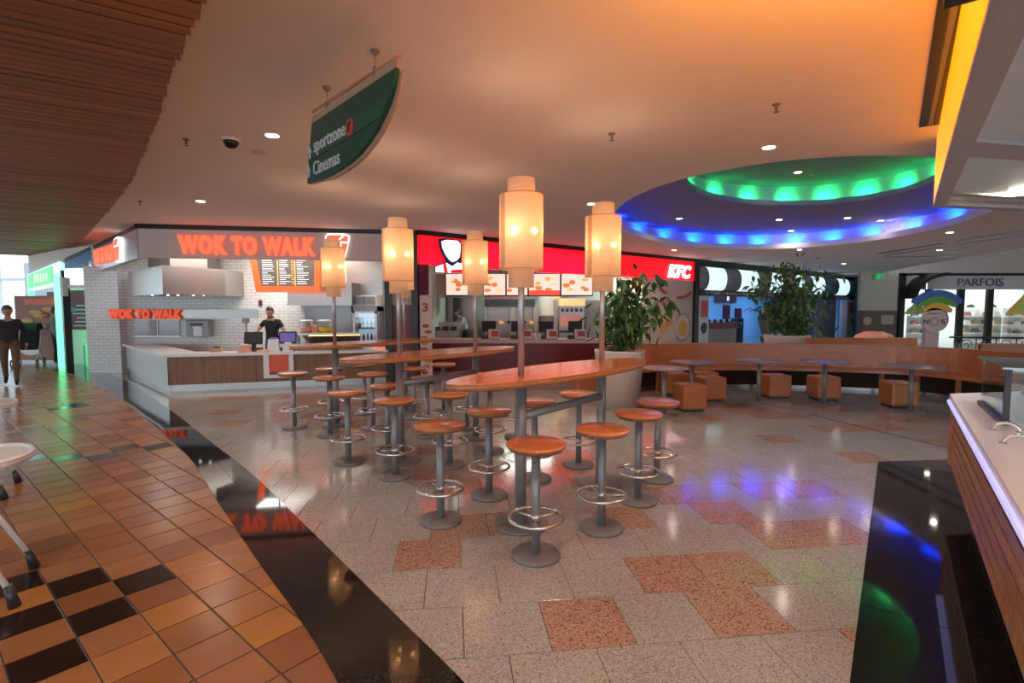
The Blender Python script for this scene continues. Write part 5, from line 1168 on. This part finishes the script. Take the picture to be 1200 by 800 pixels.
def tree(base, h0, tips, label, nleaf, seed, joined, spread=.13, leafs=1.0, light=.2):
    r = random.Random(seed); t = thing('potted_tree', label, 'plant', base)
    tr = MB(); ends = []
    for (x, y, z) in tips:
        b0 = Vector((r.uniform(-.06, .06), r.uniform(-.06, .06), h0)); mid = Vector((x*.3+r.uniform(-.05, .05), y*.3, h0+(z-h0)*.55)); e = Vector((x, y, z))
        pts = [b0, (b0+mid)/2+Vector((r.uniform(-.03, .03), 0, 0)), mid, (mid+e)/2+Vector((0, 0, .05)), e]
        tr.tube(pts, [.022, .018, .014, .009, .004], 7); ends.append(pts)
    tr.build('stems', M['bark'], t)
    lf = MB(); me = leaf_m
    for k in range(nleaf):
        pts = r.choice(ends); u = r.uniform(.35, 1); i = min(int(u*4), 3); f = u*4-i; p = pts[i]+(pts[min(i+1, 4)]-pts[i])*f
        p = p+Vector((r.gauss(0, spread), r.gauss(0, spread), r.gauss(0, spread)-.03))
        rot = (r.uniform(-.6, .6), r.uniform(.1, 1.2), r.uniform(0, 6.28)); s = leafs*r.uniform(.7, 1.25)
        if joined:
            Mx = Matrix.Translation(p) @ Matrix.Rotation(rot[2], 4, 'Z') @ Matrix.Rotation(rot[1], 4, 'Y') @ Matrix.Rotation(rot[0], 4, 'X') @ Matrix.Scale(s, 4)
            lf.mi = 1 if r.random() < light else 0
            lf.add([Mx @ v.co for v in leaf_m.vertices], [tuple(q.vertices) for q in leaf_m.polygons])
        else:
            o = put('leaf', leaf_m2 if r.random() < light else leaf_m, t, p, rot); o.scale = (s, s, s)
    if joined: tag(lf.build('foliage', [M['leaf'], M['leaf2']], t), kind='stuff')
tb = Vector((pp.x, pp.y, 0))
tips = [(-.45, .1, 1.65), (-.25, -.15, 1.95), (-.05, .1, 2.2), (.12, -.1, 2.3), (.3, .1, 2.25), (.5, 0, 2.32), (.7, .05, 2.15), (.85, -.05, 1.9), (.45, -.2, 1.75), (-.3, .2, 1.45), (.2, .2, 1.9), (.1, -.25, 1.6), (.65, .1, 1.7), (-.1, -.2, 1.75)]
tree(tb, .9, tips, 'leafy ficus growing in the cream planter before the red sign', 298, 4, False, .13, 1.75, .15)
p2 = at(922, 396, 13.4); p2.z = 0
planter((p2.x, p2.y, 0), .55, .42, .98, 'cream planter behind the curved bench under the bushy tree')
tips = [(-.95, 0, 2.2), (-.7, .2, 2.5), (-.4, -.2, 2.75), (-.1, 0, 2.9), (.2, .1, 2.85), (.45, 0, 2.95), (.7, -.1, 2.6), (.95, 0, 2.3), (-.7, 0, 1.8), (-.35, .2, 2.0), (.1, -.2, 2.2), (.5, .2, 1.9), (.8, 0, 1.75), (-.5, -.2, 1.5), (0, .2, 1.6), (.5, -.1, 1.4), (-.15, -.3, 2.45), (.3, .3, 2.5)]
tree(p2, .9, tips, 'bushy tree with light tips in front of the blue cafe', 900, 6, True, .17, 1.5, .45)

# ================================================================== KIOSK ON THE RIGHT
K0 = Vector((3.82, 4.38)); kd = Vector((-.6, -.8)); kn = Vector((.8, -.6))
kang = math.atan2(kd.y, kd.x)
def kk_(s, t): v = K0+kd*s+kn*t; return v
# polished black floor apron
ap = MB(); ap = struct('floor_apron', MB().prism([fl(1029, 541).xy, fl(1124, 538).xy+Vector((1.2, .1)), kk_(3.6, 1.6), fl(995, 800).xy+Vector((-.75, -1.0))], .0, .004), mat('black_apron_joint', (.02, .018, .02), .3))
pa, pb_ = fl(1029, 541).xy, fl(995, 800).xy; ad = (pb_-pa).normalized(); an = Vector((-ad.y, ad.x))
if an.x < 0: an = -an
for i in range(6):
    for j in range(2):
        q = [pa+ad*(i*.85+.003)+an*(j*.62+.003-.0), pa+ad*((i+1)*.85-.003)+an*(j*.62+.003), pa+ad*((i+1)*.85-.003)+an*((j+1)*.62-.003), pa+ad*(i*.85+.003)+an*((j+1)*.62-.003)]
        MB().prism([p for p in q], .004, .006).build('black_slab', M['gran_b'], ap)
ko = thing('dessert_kiosk', 'kiosk counter with oak slat front, white top and blue light strip', 'counter', (K0.x, K0.y, 0))
def kpoly(pts): return [(v-K0) for v in (kk_(s, t) for s, t in pts)]
KZ = .95; LK = 3.7
fe = Vector((4.95, 4.66))-K0
base = kpoly([(.25, .3), (LK, .3), (LK, 1.0), (.2, 1.0)]); MB().prism(base, .006, .33).build('plinth', M['black'], ko)
bd = kpoly([(.02, .06), (LK, .06), (LK, 1.1)])+[Vector((1.1, .2))]; MB().prism(bd, .33, KZ-.07).build('body', M['dark'], ko)
for k in range(6):
    z = .335+k*.088; sl = kpoly([(.0, .0), (LK, .0), (LK, .06), (.02, .06)]); MB().prism(sl, z, z+.07).build('oak_slat', M['kioskw'], ko)
MB().prism(kpoly([(-.02, -.045), (LK, -.045), (LK, 0), (-.02, 0)]), KZ-.075, KZ-.05).build('light_strip', M['ledw'], ko)
tp = kpoly([(-.03, -.03), (LK, -.03), (LK, 1.15)])+[Vector((1.15, .24))]; MB().prism(tp, KZ-.045, KZ).build('worktop', M['corian'], ko)
ek = MB().prism([Vector((-.0, .03)), Vector((1.1, .22)), Vector((1.08, .16)), Vector((.02, -.02))], .33, KZ-.05).build('end_panel', M['kioskw'], ko)
# glass display on the counter
g0 = fl(1149, 473.5, KZ).xy; g1 = fl(1177, 498, KZ).xy; gd = (g1-g0).normalized(); gn = Vector((-gd.y, gd.x))
if gn.x < 0: gn = -gn
gt = thing('glass_display', 'glass display case with dark steel rail on the kiosk counter', 'display case', (g0.x, g0.y, KZ))
GH = .36
def gq(s, t): return gd*s+gn*t
gl = (g1-g0).length
MB().prism([gq(0, 0), gq(gl, 0), gq(gl, .012), gq(0, .012)], .02, GH).build('side_pane', M['glass'], gt)
MB().prism([gq(gl, 0), gq(gl, .8), gq(gl-.012, .8), gq(gl-.012, 0)], .02, GH).build('front_pane', M['glass'], gt)
MB().prism([gq(-.03, -.03), gq(gl+.03, -.03), gq(gl+.03, .8), gq(-.03, .8)], GH, GH+.012).build('top_pane', glassmat('green_tinted_glass', (.55, .68, .64), .2), gt)
MB().prism([gq(0, -.02), gq(gl, -.02), gq(gl, .03), gq(0, .03)], 0, .03).build('base_rail', M['dark'], gt)
MB().prism([gq(gl-.02, -.01), gq(gl+.01, -.01), gq(gl+.01, .02), gq(gl-.02, .02)], .0, GH).build('corner_post', M['dark'], gt)
MB().prism([gq(.08, .12), gq(gl-.06, .12), gq(gl-.06, .7), gq(.08, .7)], .0, .12).build('cake_tray', M['corian'], gt); MB().prism([gq(.1, .2), gq(gl-.1, .2), gq(gl-.1, .6), gq(.1, .6)], .12, .24).build('cakes', M['redp'], gt)
for k, (px, py) in enumerate(((1179, 506), (1193, 522))):
    p = fl(px, py, KZ); b = MB(); b.tube([(.06*math.cos(math.pi*i/10), 0, .055*math.sin(math.pi*i/10)) for i in range(11)], .011, 10)
    t = thing('chrome_handle_hoop', ('far', 'near')[k]+' chrome hoop standing on the white kiosk top', 'hoop', p, R(-35), 'chrome hoops on the kiosk'); b.build('hoop', M['chrome'], t); MB().cyl((.06, 0, 0), .018, .008, 12).build('foot', M['chrome'], t); MB().cyl((-.06, 0, 0), .018, .008, 12).build('foot', M['chrome'], t)
# canopy over the kiosk
CZ = 2.7
C0 = fl(1093.5, 243, CZ).xy; C1 = fl(1161, 0, CZ).xy; cd = (C1-C0).normalized(); cn = Vector((-cd.y, cd.x))
if cn.x < 0: cn = -cn
cp = thing('kiosk_canopy', 'hanging kiosk canopy with glowing amber side and pale soffit', 'canopy', (C0.x, C0.y, CZ))
far = (fl(1200, 248, CZ).xy-C0).normalized()
def cq(s, t): return cd*s+far*t if s == 0 else cd*s+cn*t
CL = 5.2
MB().prism([Vector((0, 0)), cd*CL, cd*CL+cn*.05, far*.05], .03, CEIL-CZ-.01).build('amber_side', M['canopy'], cp)
MB().prism([far*.05, far*3.2, far*3.2+cd*.05, far*.05+cd*.05], .03, CEIL-CZ-.01).build('end_side', M['mauve'], cp)
W2 = abs((fl(1172, 112, CZ).xy-C0).dot(cn))
MB().prism([Vector((0, 0)), cd*CL, cd*CL+cn*W2, far*(W2*1.15)+cd*.2], -.0, .03).build('soffit_frame', M['mauve'], cp)
MB().prism([Vector((0, 0)), far*(W2*1.15)+cd*.2, far*3.2+cd*.2, far*3.2], 0, .03).build('soffit_frame', M['mauve'], cp)
inn = far*(W2*1.15)+cd*.2
MB().prism([inn, cd*CL+cn*W2, cd*CL+cn*3.0, far*3.2+cd*.2], .05, .06).build('soffit_panel', M['palepanel'], cp)
for k, s in enumerate((.35, 1.9)):
    w_ = .12 if k == 0 else .4
    a_ = inn+cd*s; MB().prism([a_, a_+cd*w_, a_+cd*w_+far*2.6, a_+far*2.6], .03, .05).build('soffit_batten', M['mauve'] if k else M['steel'], cp)
for k in range(2):
    c_ = inn+cd*(.65+k*1.5)+far*.8; MB().lathe([(1e-4, .03), (.1, .03), (.1, .05)], (c_.x, c_.y, 0), 20).build('soffit_lamp', M['down'], cp)
    lamp('SPOT', 'soffit_beam', (c_.x, c_.y, .02), 25, (.8, .9, 1), cp, .06, R(140))
for s_ in (4.4, 4.9):                          # added, unseen amber fill spots and housings that tint the ceiling
    c_ = cd*s_-cn*.07; MB().box((c_.x, c_.y, .05), (.1, .1, .06), rz=math.atan2(cd.y, cd.x), bev=.01).build('added_fill_housing', M['dark'], cp)
    lamp('SPOT', 'amber_fill_spot', (c_.x-cn.x*.03, c_.y-cn.y*.03, .1), 75, (1, .34, .01), cp, .05, R(150), Vector((-cn.x*.75-cd.x*.9, -cn.y*.75-cd.y*.9, 1)).to_track_quat('-Z', 'Y').to_euler(), 1.0)
p, q = fl(1090, 146, CEIL), fl(1124, -20, CEIL); d = (q-p).normalized(); n = Vector((-d.y, d.x, 0))
tk = thing('ceiling_track', 'dark linear slot diffuser in the ceiling beside the amber canopy', 'vent', (p.x, p.y, CEIL))
ln = (q-p).length
for k in (-1, 1): MB().prism([n*(k*.05-.03), n*(k*.05+.03), d*ln+n*(k*.05+.03), d*ln+n*(k*.05-.03)], -.012, 0).build('slot', M['black'], tk)
MB().prism([n*-.015, n*.015, d*ln+n*.015, d*ln+n*-.015], -.016, 0).build('divider', M['steel_p'], tk)

# ================================================================== HANGING GREEN SIGN
SP = Vector((-.92, 3.506)); sa_ = math.atan2(.737, -.676)
M['tan'] = mat('tan_sign_back', (.42, .25, .17), .5)
hs = thing('direction_sign', 'hanging dark green sail shaped sign pointing to sportzone and Cinemas', 'sign', (SP.x, SP.y, 0), sa_+math.pi)
# local x runs from the far end towards the near end: x = -s
outl = [(-1.06, 3.194), (-1.183, 2.735)]+[(-1.0, 2.722), (-.8, 2.722), (-.593, 2.729), (-.4, 2.748), (-.237, 2.778), (-.1, 2.825), (.017, 2.879), (.11, 2.945), (.192, 3.01), (.25, 3.09), (.29, 3.19)]
MB().plate(outl, 0, .03).build('board', M['signg'], hs)
MB().plate([(-1.10, 3.04), (-1.135, 2.90), (.10, 2.94), (.21, 3.035)], -.006, 0).build('route_band', M['signg2'], hs)
MB().plate([(x*1.0+(.035 if x > -1 else -.0), z-(.02 if x > -1 else 0)) for x, z in outl], .03, .05).build('rim', M['tan'], hs)
MB().plate([(-1.06, 3.194), (.29, 3.19), (.31, 3.25), (-1.06, 3.25)], .005, .025).build('header_strip', M['tan'], hs)
MB().tube([(-1.06, .015, 3.29), (.32, .015, 3.26)], .013, 10).build('hanging_rail', M['edge'], hs)
for x in (-.774, 0): MB().tube([(x, .015, CEIL), (x, .015, 3.24)], .004, 6).build('hanging_wire', M['chrome'], hs); MB().lathe([(.03, 0), (.03, -.012), (.008, -.03)], (x, .015, CEIL), 14).build('ceiling_rose', M['base_p'], hs); MB().box((x, .015, 3.265), (.03, .03, .06), bev=.008).build('clamp', M['base_p'], hs)
lettering('sign_text', 'sportzone', .58, .12, M['signw'], hs, (-1.0, -.006, 2.915), ext=.006, bold=.01); lettering('sign_text', 'Cinemas', .5, .11, M['signw'], hs, (-1.03, -.003, 2.77), ext=.006, bold=.01)
for x, z in ((-1.09, 2.92), (-1.13, 2.775)): MB().plate([(x-.01, z), (x+.012, z), (x+.012, z+.05), (x+.04, z+.04), (x, z+.1), (x-.04, z+.04), (x-.01, z+.05)], -.012, 0).build('arrow', M['signw'], hs)
disc(-.35, 2.985, .062, -.012, -.006, mat('red_orange_badge', (.5, .06, .03), .5), 'badge', hs); MB().plate([(-.38, 2.97), (-.35, 3.0), (-.33, 3.0), (-.33, 3.02), (-.375, 3.02), (-.36, 2.95)], -.016, -.012).build('badge_mark', M['dark'], hs)

# ================================================================== HIGH CHAIRS AT THE LEFT EDGE
def high_chair(loc, rz, label):
    t = thing('high_chair', label, 'high chair', loc, rz, 'white folding high chairs')
    TZ_ = .83
    o = [(.27*math.cos(2*math.pi*i/28), .2*math.sin(2*math.pi*i/28)) for i in range(28)]
    b = MB(); b.prism([(x*1.0, y-.24) for x, y in o], TZ_-.035, TZ_-.005, True); tr = b.build('tray', M['white'], t)
    b = MB(); b.tube([(x*.97, y*.96-.24, TZ_) for x, y in o], .014, 8, True); b.build('tray_rim', M['white'], tr)
    for sx in (-1, 1):
        for k, (y0, y1) in enumerate(((-.12, -.36), (.25, .38))):
            MB().tube([(sx*.2, y0, .62), (sx*.26, y1, .07)], .016, 10).build('leg', M['white'], t); MB().tube([(sx*.253, y1*.94+y0*.02, .13), (sx*.265, y1*1.02, 0.004)], [.02, .032], 10).build('rubber_foot', M['dark'], t)
    MB().box((0, .2, .6), (.36, .3, .06), bev=.02).build('seat', mat('taupe_fabric', (.11, .085, .07), .8, scale=30) if 'taupef' not in M else M['taupef'], t)
    MB().box((0, .36, .88), (.36, .07, .5), bev=.03, rx=R(-10)).build('backrest', M['taupef'], t); MB().box((0, .02, .42), (.34, .05, .26), bev=.02, rx=R(8)).build('leg_rest', M['taupef'], t)
    for sx in (-1, 1): MB().tube([(sx*.2, -.08, .64), (sx*.2, .1, .8), (sx*.2, .34, .82)], .018, 8).build('arm', M['dark'], t)
M['taupef'] = mat('taupe_fabric', (.11, .085, .07), .8, scale=30)
high_chair((-3.28, 2.82, 0), R(124), 'white tray high chair cut off by the left edge of the picture'); high_chair((-4.95, 4.45, 0), R(124), 'second high chair standing behind the nearer one at the left edge')

# ================================================================== PEOPLE
BONES = [('pelvis', 'waist'), ('waist', 'chest'), ('chest', 'neck'), ('neck', 'skull'), ('chest', 'shL'), ('chest', 'shR'), ('shL', 'elL'), ('shR', 'elR'), ('elL', 'wrL'), ('elR', 'wrR'), ('wrL', 'haL'), ('wrR', 'haR'),
         ('pelvis', 'hipL'), ('pelvis', 'hipR'), ('hipL', 'knL'), ('hipR', 'knR'), ('knL', 'anL'), ('knR', 'anR'), ('anL', 'toL'), ('anR', 'toR')]
RAD = {'pelvis': (.15, .11), 'waist': (.14, .10), 'chest': (.165, .115), 'neck': (.055, .055), 'skull': (.06, .065), 'sh': (.07, .07), 'el': (.048, .048), 'wr': (.033, .033), 'ha': (.036, .02), 'hip': (.095, .1), 'kn': (.065, .068), 'an': (.042, .045), 'to': (.04, .028)}
def person(label, loc, rz, pose, top, legs, shoes, hair, sleeve='wr', scale=1.0, bulk=1.0):
    J = {'pelvis': (0, 0, .95), 'waist': (0, 0, 1.1), 'chest': (0, 0, 1.33), 'neck': (0, 0, 1.49), 'skull': (0, -.01, 1.58)}
    for s, k in (('L', 1), ('R', -1)):
        J.update({'sh'+s: (.185*k, 0, 1.42), 'el'+s: (.245*k, .03, 1.14), 'wr'+s: (.25*k, -.05, .90), 'ha'+s: (.25*k, -.08, .83), 'hip'+s: (.095*k, 0, .90), 'kn'+s: (.1*k, -.02, .50), 'an'+s: (.1*k, .04, .085), 'to'+s: (.11*k, -.13, .035)})
    J.update(pose); names = list(J); idx = {n: i for i, n in enumerate(names)}
    me = bpy.data.meshes.new('body_skeleton'); me.from_pydata([J[n] for n in names], [(idx[a], idx[c]) for a, c in BONES], [])
    o = link(bpy.data.objects.new('body_skeleton', me)); o.modifiers.new('skin', 'SKIN')
    sd_ = o.data.skin_vertices[0].data
    for n in names:
        r = RAD.get(n) or RAD[n[:-1]]; f = bulk if n in ('pelvis', 'waist', 'chest') else 1
        sd_[idx[n]].radius = (r[0]*f, r[1]*f); sd_[idx[n]].use_root = n == 'pelvis'
    ss = o.modifiers.new('sub', 'SUBSURF'); ss.levels = 2; ss.render_levels = 2
    bpy.context.view_layer.update()
    ev = bpy.data.meshes.new_from_object(o.evaluated_get(bpy.context.evaluated_depsgraph_get()))
    b = MB(); b.v = [tuple(v.co) for v in ev.vertices]
    segs = [(Vector(J[a]), Vector(J[c]), c) for a, c in BONES]
    for p in ev.polygons:
        c = p.center; best = None
        for a, e, n in segs:
            d = e-a; t = max(0, min(1, (c-a).dot(d)/max(d.length_squared, 1e-6))); ds = (c-a-d*t).length
            if best is None or ds < best[0]: best = (ds, n, t)
        n, t = best[1], best[2]; k = n[:-1] if n[-1] in 'LR' else n
        if k in ('skull', 'ha'): m = 0
        elif k == 'neck': m = 0 if t > .75 else 1
        elif k == 'wr': m = 1 if sleeve == 'wr' else 0
        elif k == 'el': m = 1 if (sleeve == 'wr' or t < .55) else 0
        elif k in ('waist', 'chest', 'sh'): m = 1
        elif k == 'to' or (k == 'an' and t > .93): m = 3
        elif k in ('kn', 'an', 'hip'): m = 2
        else: m = 2
        if k == 'waist' and t < .15: m = 2
        b.mi = m; b.face(list(p.vertices), True)
    bpy.data.objects.remove(o); bpy.data.meshes.remove(me); bpy.data.meshes.remove(ev)
    # head shaped onto the neck
    hx = Vector(J['skull'])+Vector((0, -.012, .085)); b.mi = 0
    b.ball(hx, .1, 20, (.78, .95, 1.18)); b.ball(hx+Vector((0, -.02, -.06)), .07, 14, (.8, .95, .9))
    b.tube([hx+Vector((0, -.09, .015)), hx+Vector((0, -.115, -.025)), hx+Vector((0, -.09, -.035))], [.008, .015, .01], 8)
    for k in (-1, 1): b.ball(hx+Vector((.078*k, .005, -.01)), .028, 10, (.35, .7, 1.1))
    for s, k in (('L', 1), ('R', -1)):
        w, h = Vector(J['wr'+s]), Vector(J['ha'+s]); d = (h-w).normalized(); side = d.cross(Vector((1, 0, 0)))
        side = side.normalized() if side.length > .1 else Vector((0, 1, 0)); cup = side.cross(d).normalized()*(-k)
        for q in range(4):
            r0 = h+side*(q-1.5)*.017+d*.012; L = (.055, .068, .064, .048)[q]
            b.tube([r0, r0+d*L*.5+cup*.006, r0+d*L*.85+cup*.02, r0+d*L+cup*.035], [.010, .009, .008, .006], 6)
        b.tube([h-side*.03-d*.01, h-side*.048+d*.02+cup*.012, h-side*.045+d*.045+cup*.025], [.011, .010, .007], 6)
    t = thing('person', label, 'person', loc, rz); t.scale = (scale,)*3
    body = b.build('body', [M['skin'], top, legs, shoes], t)
    hm = MB(); hm.ball(hx+Vector((0, .012, .022)), .112, 20, (.84, .96, 1.14))
    keep = [i for i, f in enumerate(hm.f) if (lambda c: c.z > hx.z+.05 or (c.y > hx.y+.005 and c.z > hx.z-.05))(sum((Vector(hm.v[j]) for j in f), Vector())/len(f))]
    hm.f = [hm.f[i] for i in keep]; hm.m = [hm.m[i] for i in keep]; hm.sm = [hm.sm[i] for i in keep]; hm.build('hair', hair, t)
    for k in (-1, 1): MB().ball(hx+Vector((.032*k, -.083, .012)), .011, 8, (1.2, .6, .7)).build('eye', M['dark'], t)
    MB().ball(hx+Vector((0, -.083, -.062)), .02, 8, (1.2, .4, .3)).build('mouth', mat('lips', (.3, .1, .09), .5) if 'lips' not in M else M['lips'], t)
    return t
M['lips'] = mat('lips', (.3, .1, .09), .5)
mp = fl(14, 451)
walk = {'hipL': (.095, 0, .9), 'knL': (.1, -.14, .52), 'anL': (.1, -.2, .10), 'toL': (.11, -.37, .05), 'knR': (-.1, .02, .5), 'anR': (-.1, .2, .16), 'toR': (-.11, .1, .04), 'elL': (.27, .12, 1.16), 'wrL': (.28, .05, .93), 'haL': (.28, .03, .86), 'elR': (-.27, .02, 1.15), 'wrR': (-.27, -.14, .95), 'haR': (-.27, -.18, .89)}
person('man in a dark sweater and brown trousers walking along the tiled concourse', (mp.x, mp.y, 0), R(40), walk, M['sweater'], M['khaki'], M['blackcloth'], M['greyhair'], 'wr', .97, 1.12)
wpz = at(319, 390, 12.35)
reach = {'elR': (-.32, -.1, 1.2), 'wrR': (-.45, -.28, 1.08), 'haR': (-.50, -.33, 1.05), 'elL': (.33, -.02, 1.16), 'wrL': (.38, -.14, .98), 'haL': (.39, -.18, .92), 'skull': (-.03, -.03, 1.58), 'neck': (-.01, -.01, 1.49)}
person('cook in a black polo shirt reaching across behind the wok counter', (wpz.x, 12.35, 0), R(0), reach, M['blackcloth'], M['dark'], M['blackcloth'], M['hair'], 'el', .955)
kz = at(546, 385, 17.0)
lean = {'chest': (0, -.16, 1.28), 'neck': (0, -.24, 1.42), 'skull': (0, -.3, 1.49), 'shL': (.18, -.17, 1.37), 'shR': (-.18, -.17, 1.37), 'elL': (.22, -.3, 1.12), 'elR': (-.22, -.3, 1.12), 'wrL': (.14, -.5, 1.08), 'wrR': (-.14, -.5, 1.08), 'haL': (.12, -.57, 1.07), 'haR': (-.12, -.57, 1.07), 'waist': (0, -.04, 1.1)}
person('worker in a pale shirt leaning forward in the chicken kitchen', (kz.x, 17.0, 0), R(-60), lean, M['bluecloth'], M['blackcloth'], M['blackcloth'], M['hair'], 'el', .97)
gz = fl(67.5, 427)
person('person in a grey top and black trousers half hidden by the green post', (gz.x, gz.y, 0), R(120), {}, mat('grey_top', (.2, .22, .27), .8), M['blackcloth'], mat('blue_shoes', (.05, .1, .3), .6), M['hair'], 'wr', .95)

# pushchair and dark stand beside the walking man
sp_ = fl(33, 429)
t = thing('pushchair', 'dark pushchair with pale frame behind the walking man', 'pushchair', (sp_.x, sp_.y, 0), R(30))
MB().box((0, .05, .55), (.42, .5, .12), bev=.04, rx=R(-10)).build('seat', M['blackcloth'], t); MB().box((0, .32, .85), (.42, .12, .6), bev=.04, rx=R(-20)).build('backrest', M['blackcloth'], t)
MB().add([(.24*math.cos(R(a)) if False else x, .3-.42*math.cos(R(a)), .95+.3*math.sin(R(a))) for a in range(20, 161, 20) for x in (-.24, .24)], [(2*i, 2*i+1, 2*i+3, 2*i+2) for i in range(7)]).build('hood', mat('dark_green_hood', (.02, .07, .05), .7), t)
for sx in (-1, 1):
    MB().tube([(sx*.24, -.3, .12), (sx*.24, .1, .5), (sx*.24, .5, 1.05)], .014, 8).build('frame', M['white'], t); MB().tube([(sx*.24, .4, .12), (sx*.24, .0, .5)], .014, 8).build('frame', M['white'], t)
    for y in (-.3, .4):
        w_ = MB(); w_.tube([(sx*.27, y+.1*math.cos(2*math.pi*i/18), .11+.1*math.sin(2*math.pi*i/18)) for i in range(18)], .018, 8, True); w_.build('wheel', M['dark'], t)
MB().tube([(-.24, .5, 1.05), (.24, .5, 1.05)], .018, 8).build('handle', M['dark'], t)
gs = fl(36, 425); gs = Vector((gs.x-.55, gs.y+.7, 0))
solo('green_kiosk_box', MB().b2(-.5, .5, 0, .5, 0, 1.25, .03).b2(-.55, .55, -.04, .54, 1.25, 1.32), mat('teal_green_box', (.02, .2, .15), .4), 'teal green stand beside the glowing doorway', 'stand', gs, R(20))

# ================================================================== TERRACE RAIL on the far right
rp0, rp1 = at(1113, 395, 12.6), at(1230, 396, 12.2)
rw = thing('terrace_rail', 'wrought iron terrace rail with scrolls behind the bench end', 'railing', (rp0.x, rp0.y, 0), math.atan2(rp1.y-rp0.y, rp1.x-rp0.x))
rl_ = (rp1-rp0).length; rzt = rp0.z
MB().tube([(0, 0, rzt), (rl_, 0, rzt)], .022, 8).build('top_rail', M['black'], rw); MB().tube([(0, 0, .25), (rl_, 0, .25)], .015, 8).build('bottom_rail', M['black'], rw)
k = 0; x = .15
while x < rl_-.2:
    MB().tube([(x, 0, 0), (x, 0, rzt)], .012, 6).build('baluster', M['black'], rw)
    MB().tube([(x+.2+.14*(1-i/26)*math.cos(i*.45), 0, rzt-.2+.16*(1-i/26)*math.sin(i*.45)) for i in range(22)], .011, 6).build('scroll', M['black'], rw)
    x += .42
gt_ = [mat('far_bench_red', (.35, .08, .03), .4)]
o2 = thing('low_partition', 'low orange partition behind the bench end near the terrace rail', 'partition', (at(1150, 405, 11.4).x, 11.4, 0))
MB().b2(0, 4.2, 0, .08, 0, .86).build('panel', M['bench'], o2); MB().b2(-.02, 4.22, -.02, .1, .86, .885).build('cap_rail', M['edge'], o2)
cb = thing('side_bench', 'second orange wooden bench back seen behind the curved bench', 'bench', (at(945, 398, 12.6).x, 12.55, 0)); MB().b2(0, 2.7, 0, .06, .0, .93).build('back_panel', M['bench'], cb); MB().b2(0, 2.7, -.02, .08, .93, .95).build('top_rail', M['edge'], cb)
cu = at(1023, 399, 14.5); t = thing('cushion_pile', 'crumpled salmon tablecloth heap behind the bench by the brown door', 'cloth', (cu.x, 14.5, 0))
h_ = MB(); h_.lathe([(.45, .55), (.5, .75), (.42, .93), (.2, 1.0), (1e-4, 1.01)], n=18); rr_ = random.Random(1); h_.v = [(v[0]*rr_.uniform(.9, 1.15), v[1]*rr_.uniform(.9, 1.15), v[2]+rr_.uniform(-.03, .03)) for v in h_.v]; h_.build('cloth', M['pinkp'], t); MB().cyl((0, 0, 0), .3, .56, 20).build('stand', M['dark'], t)
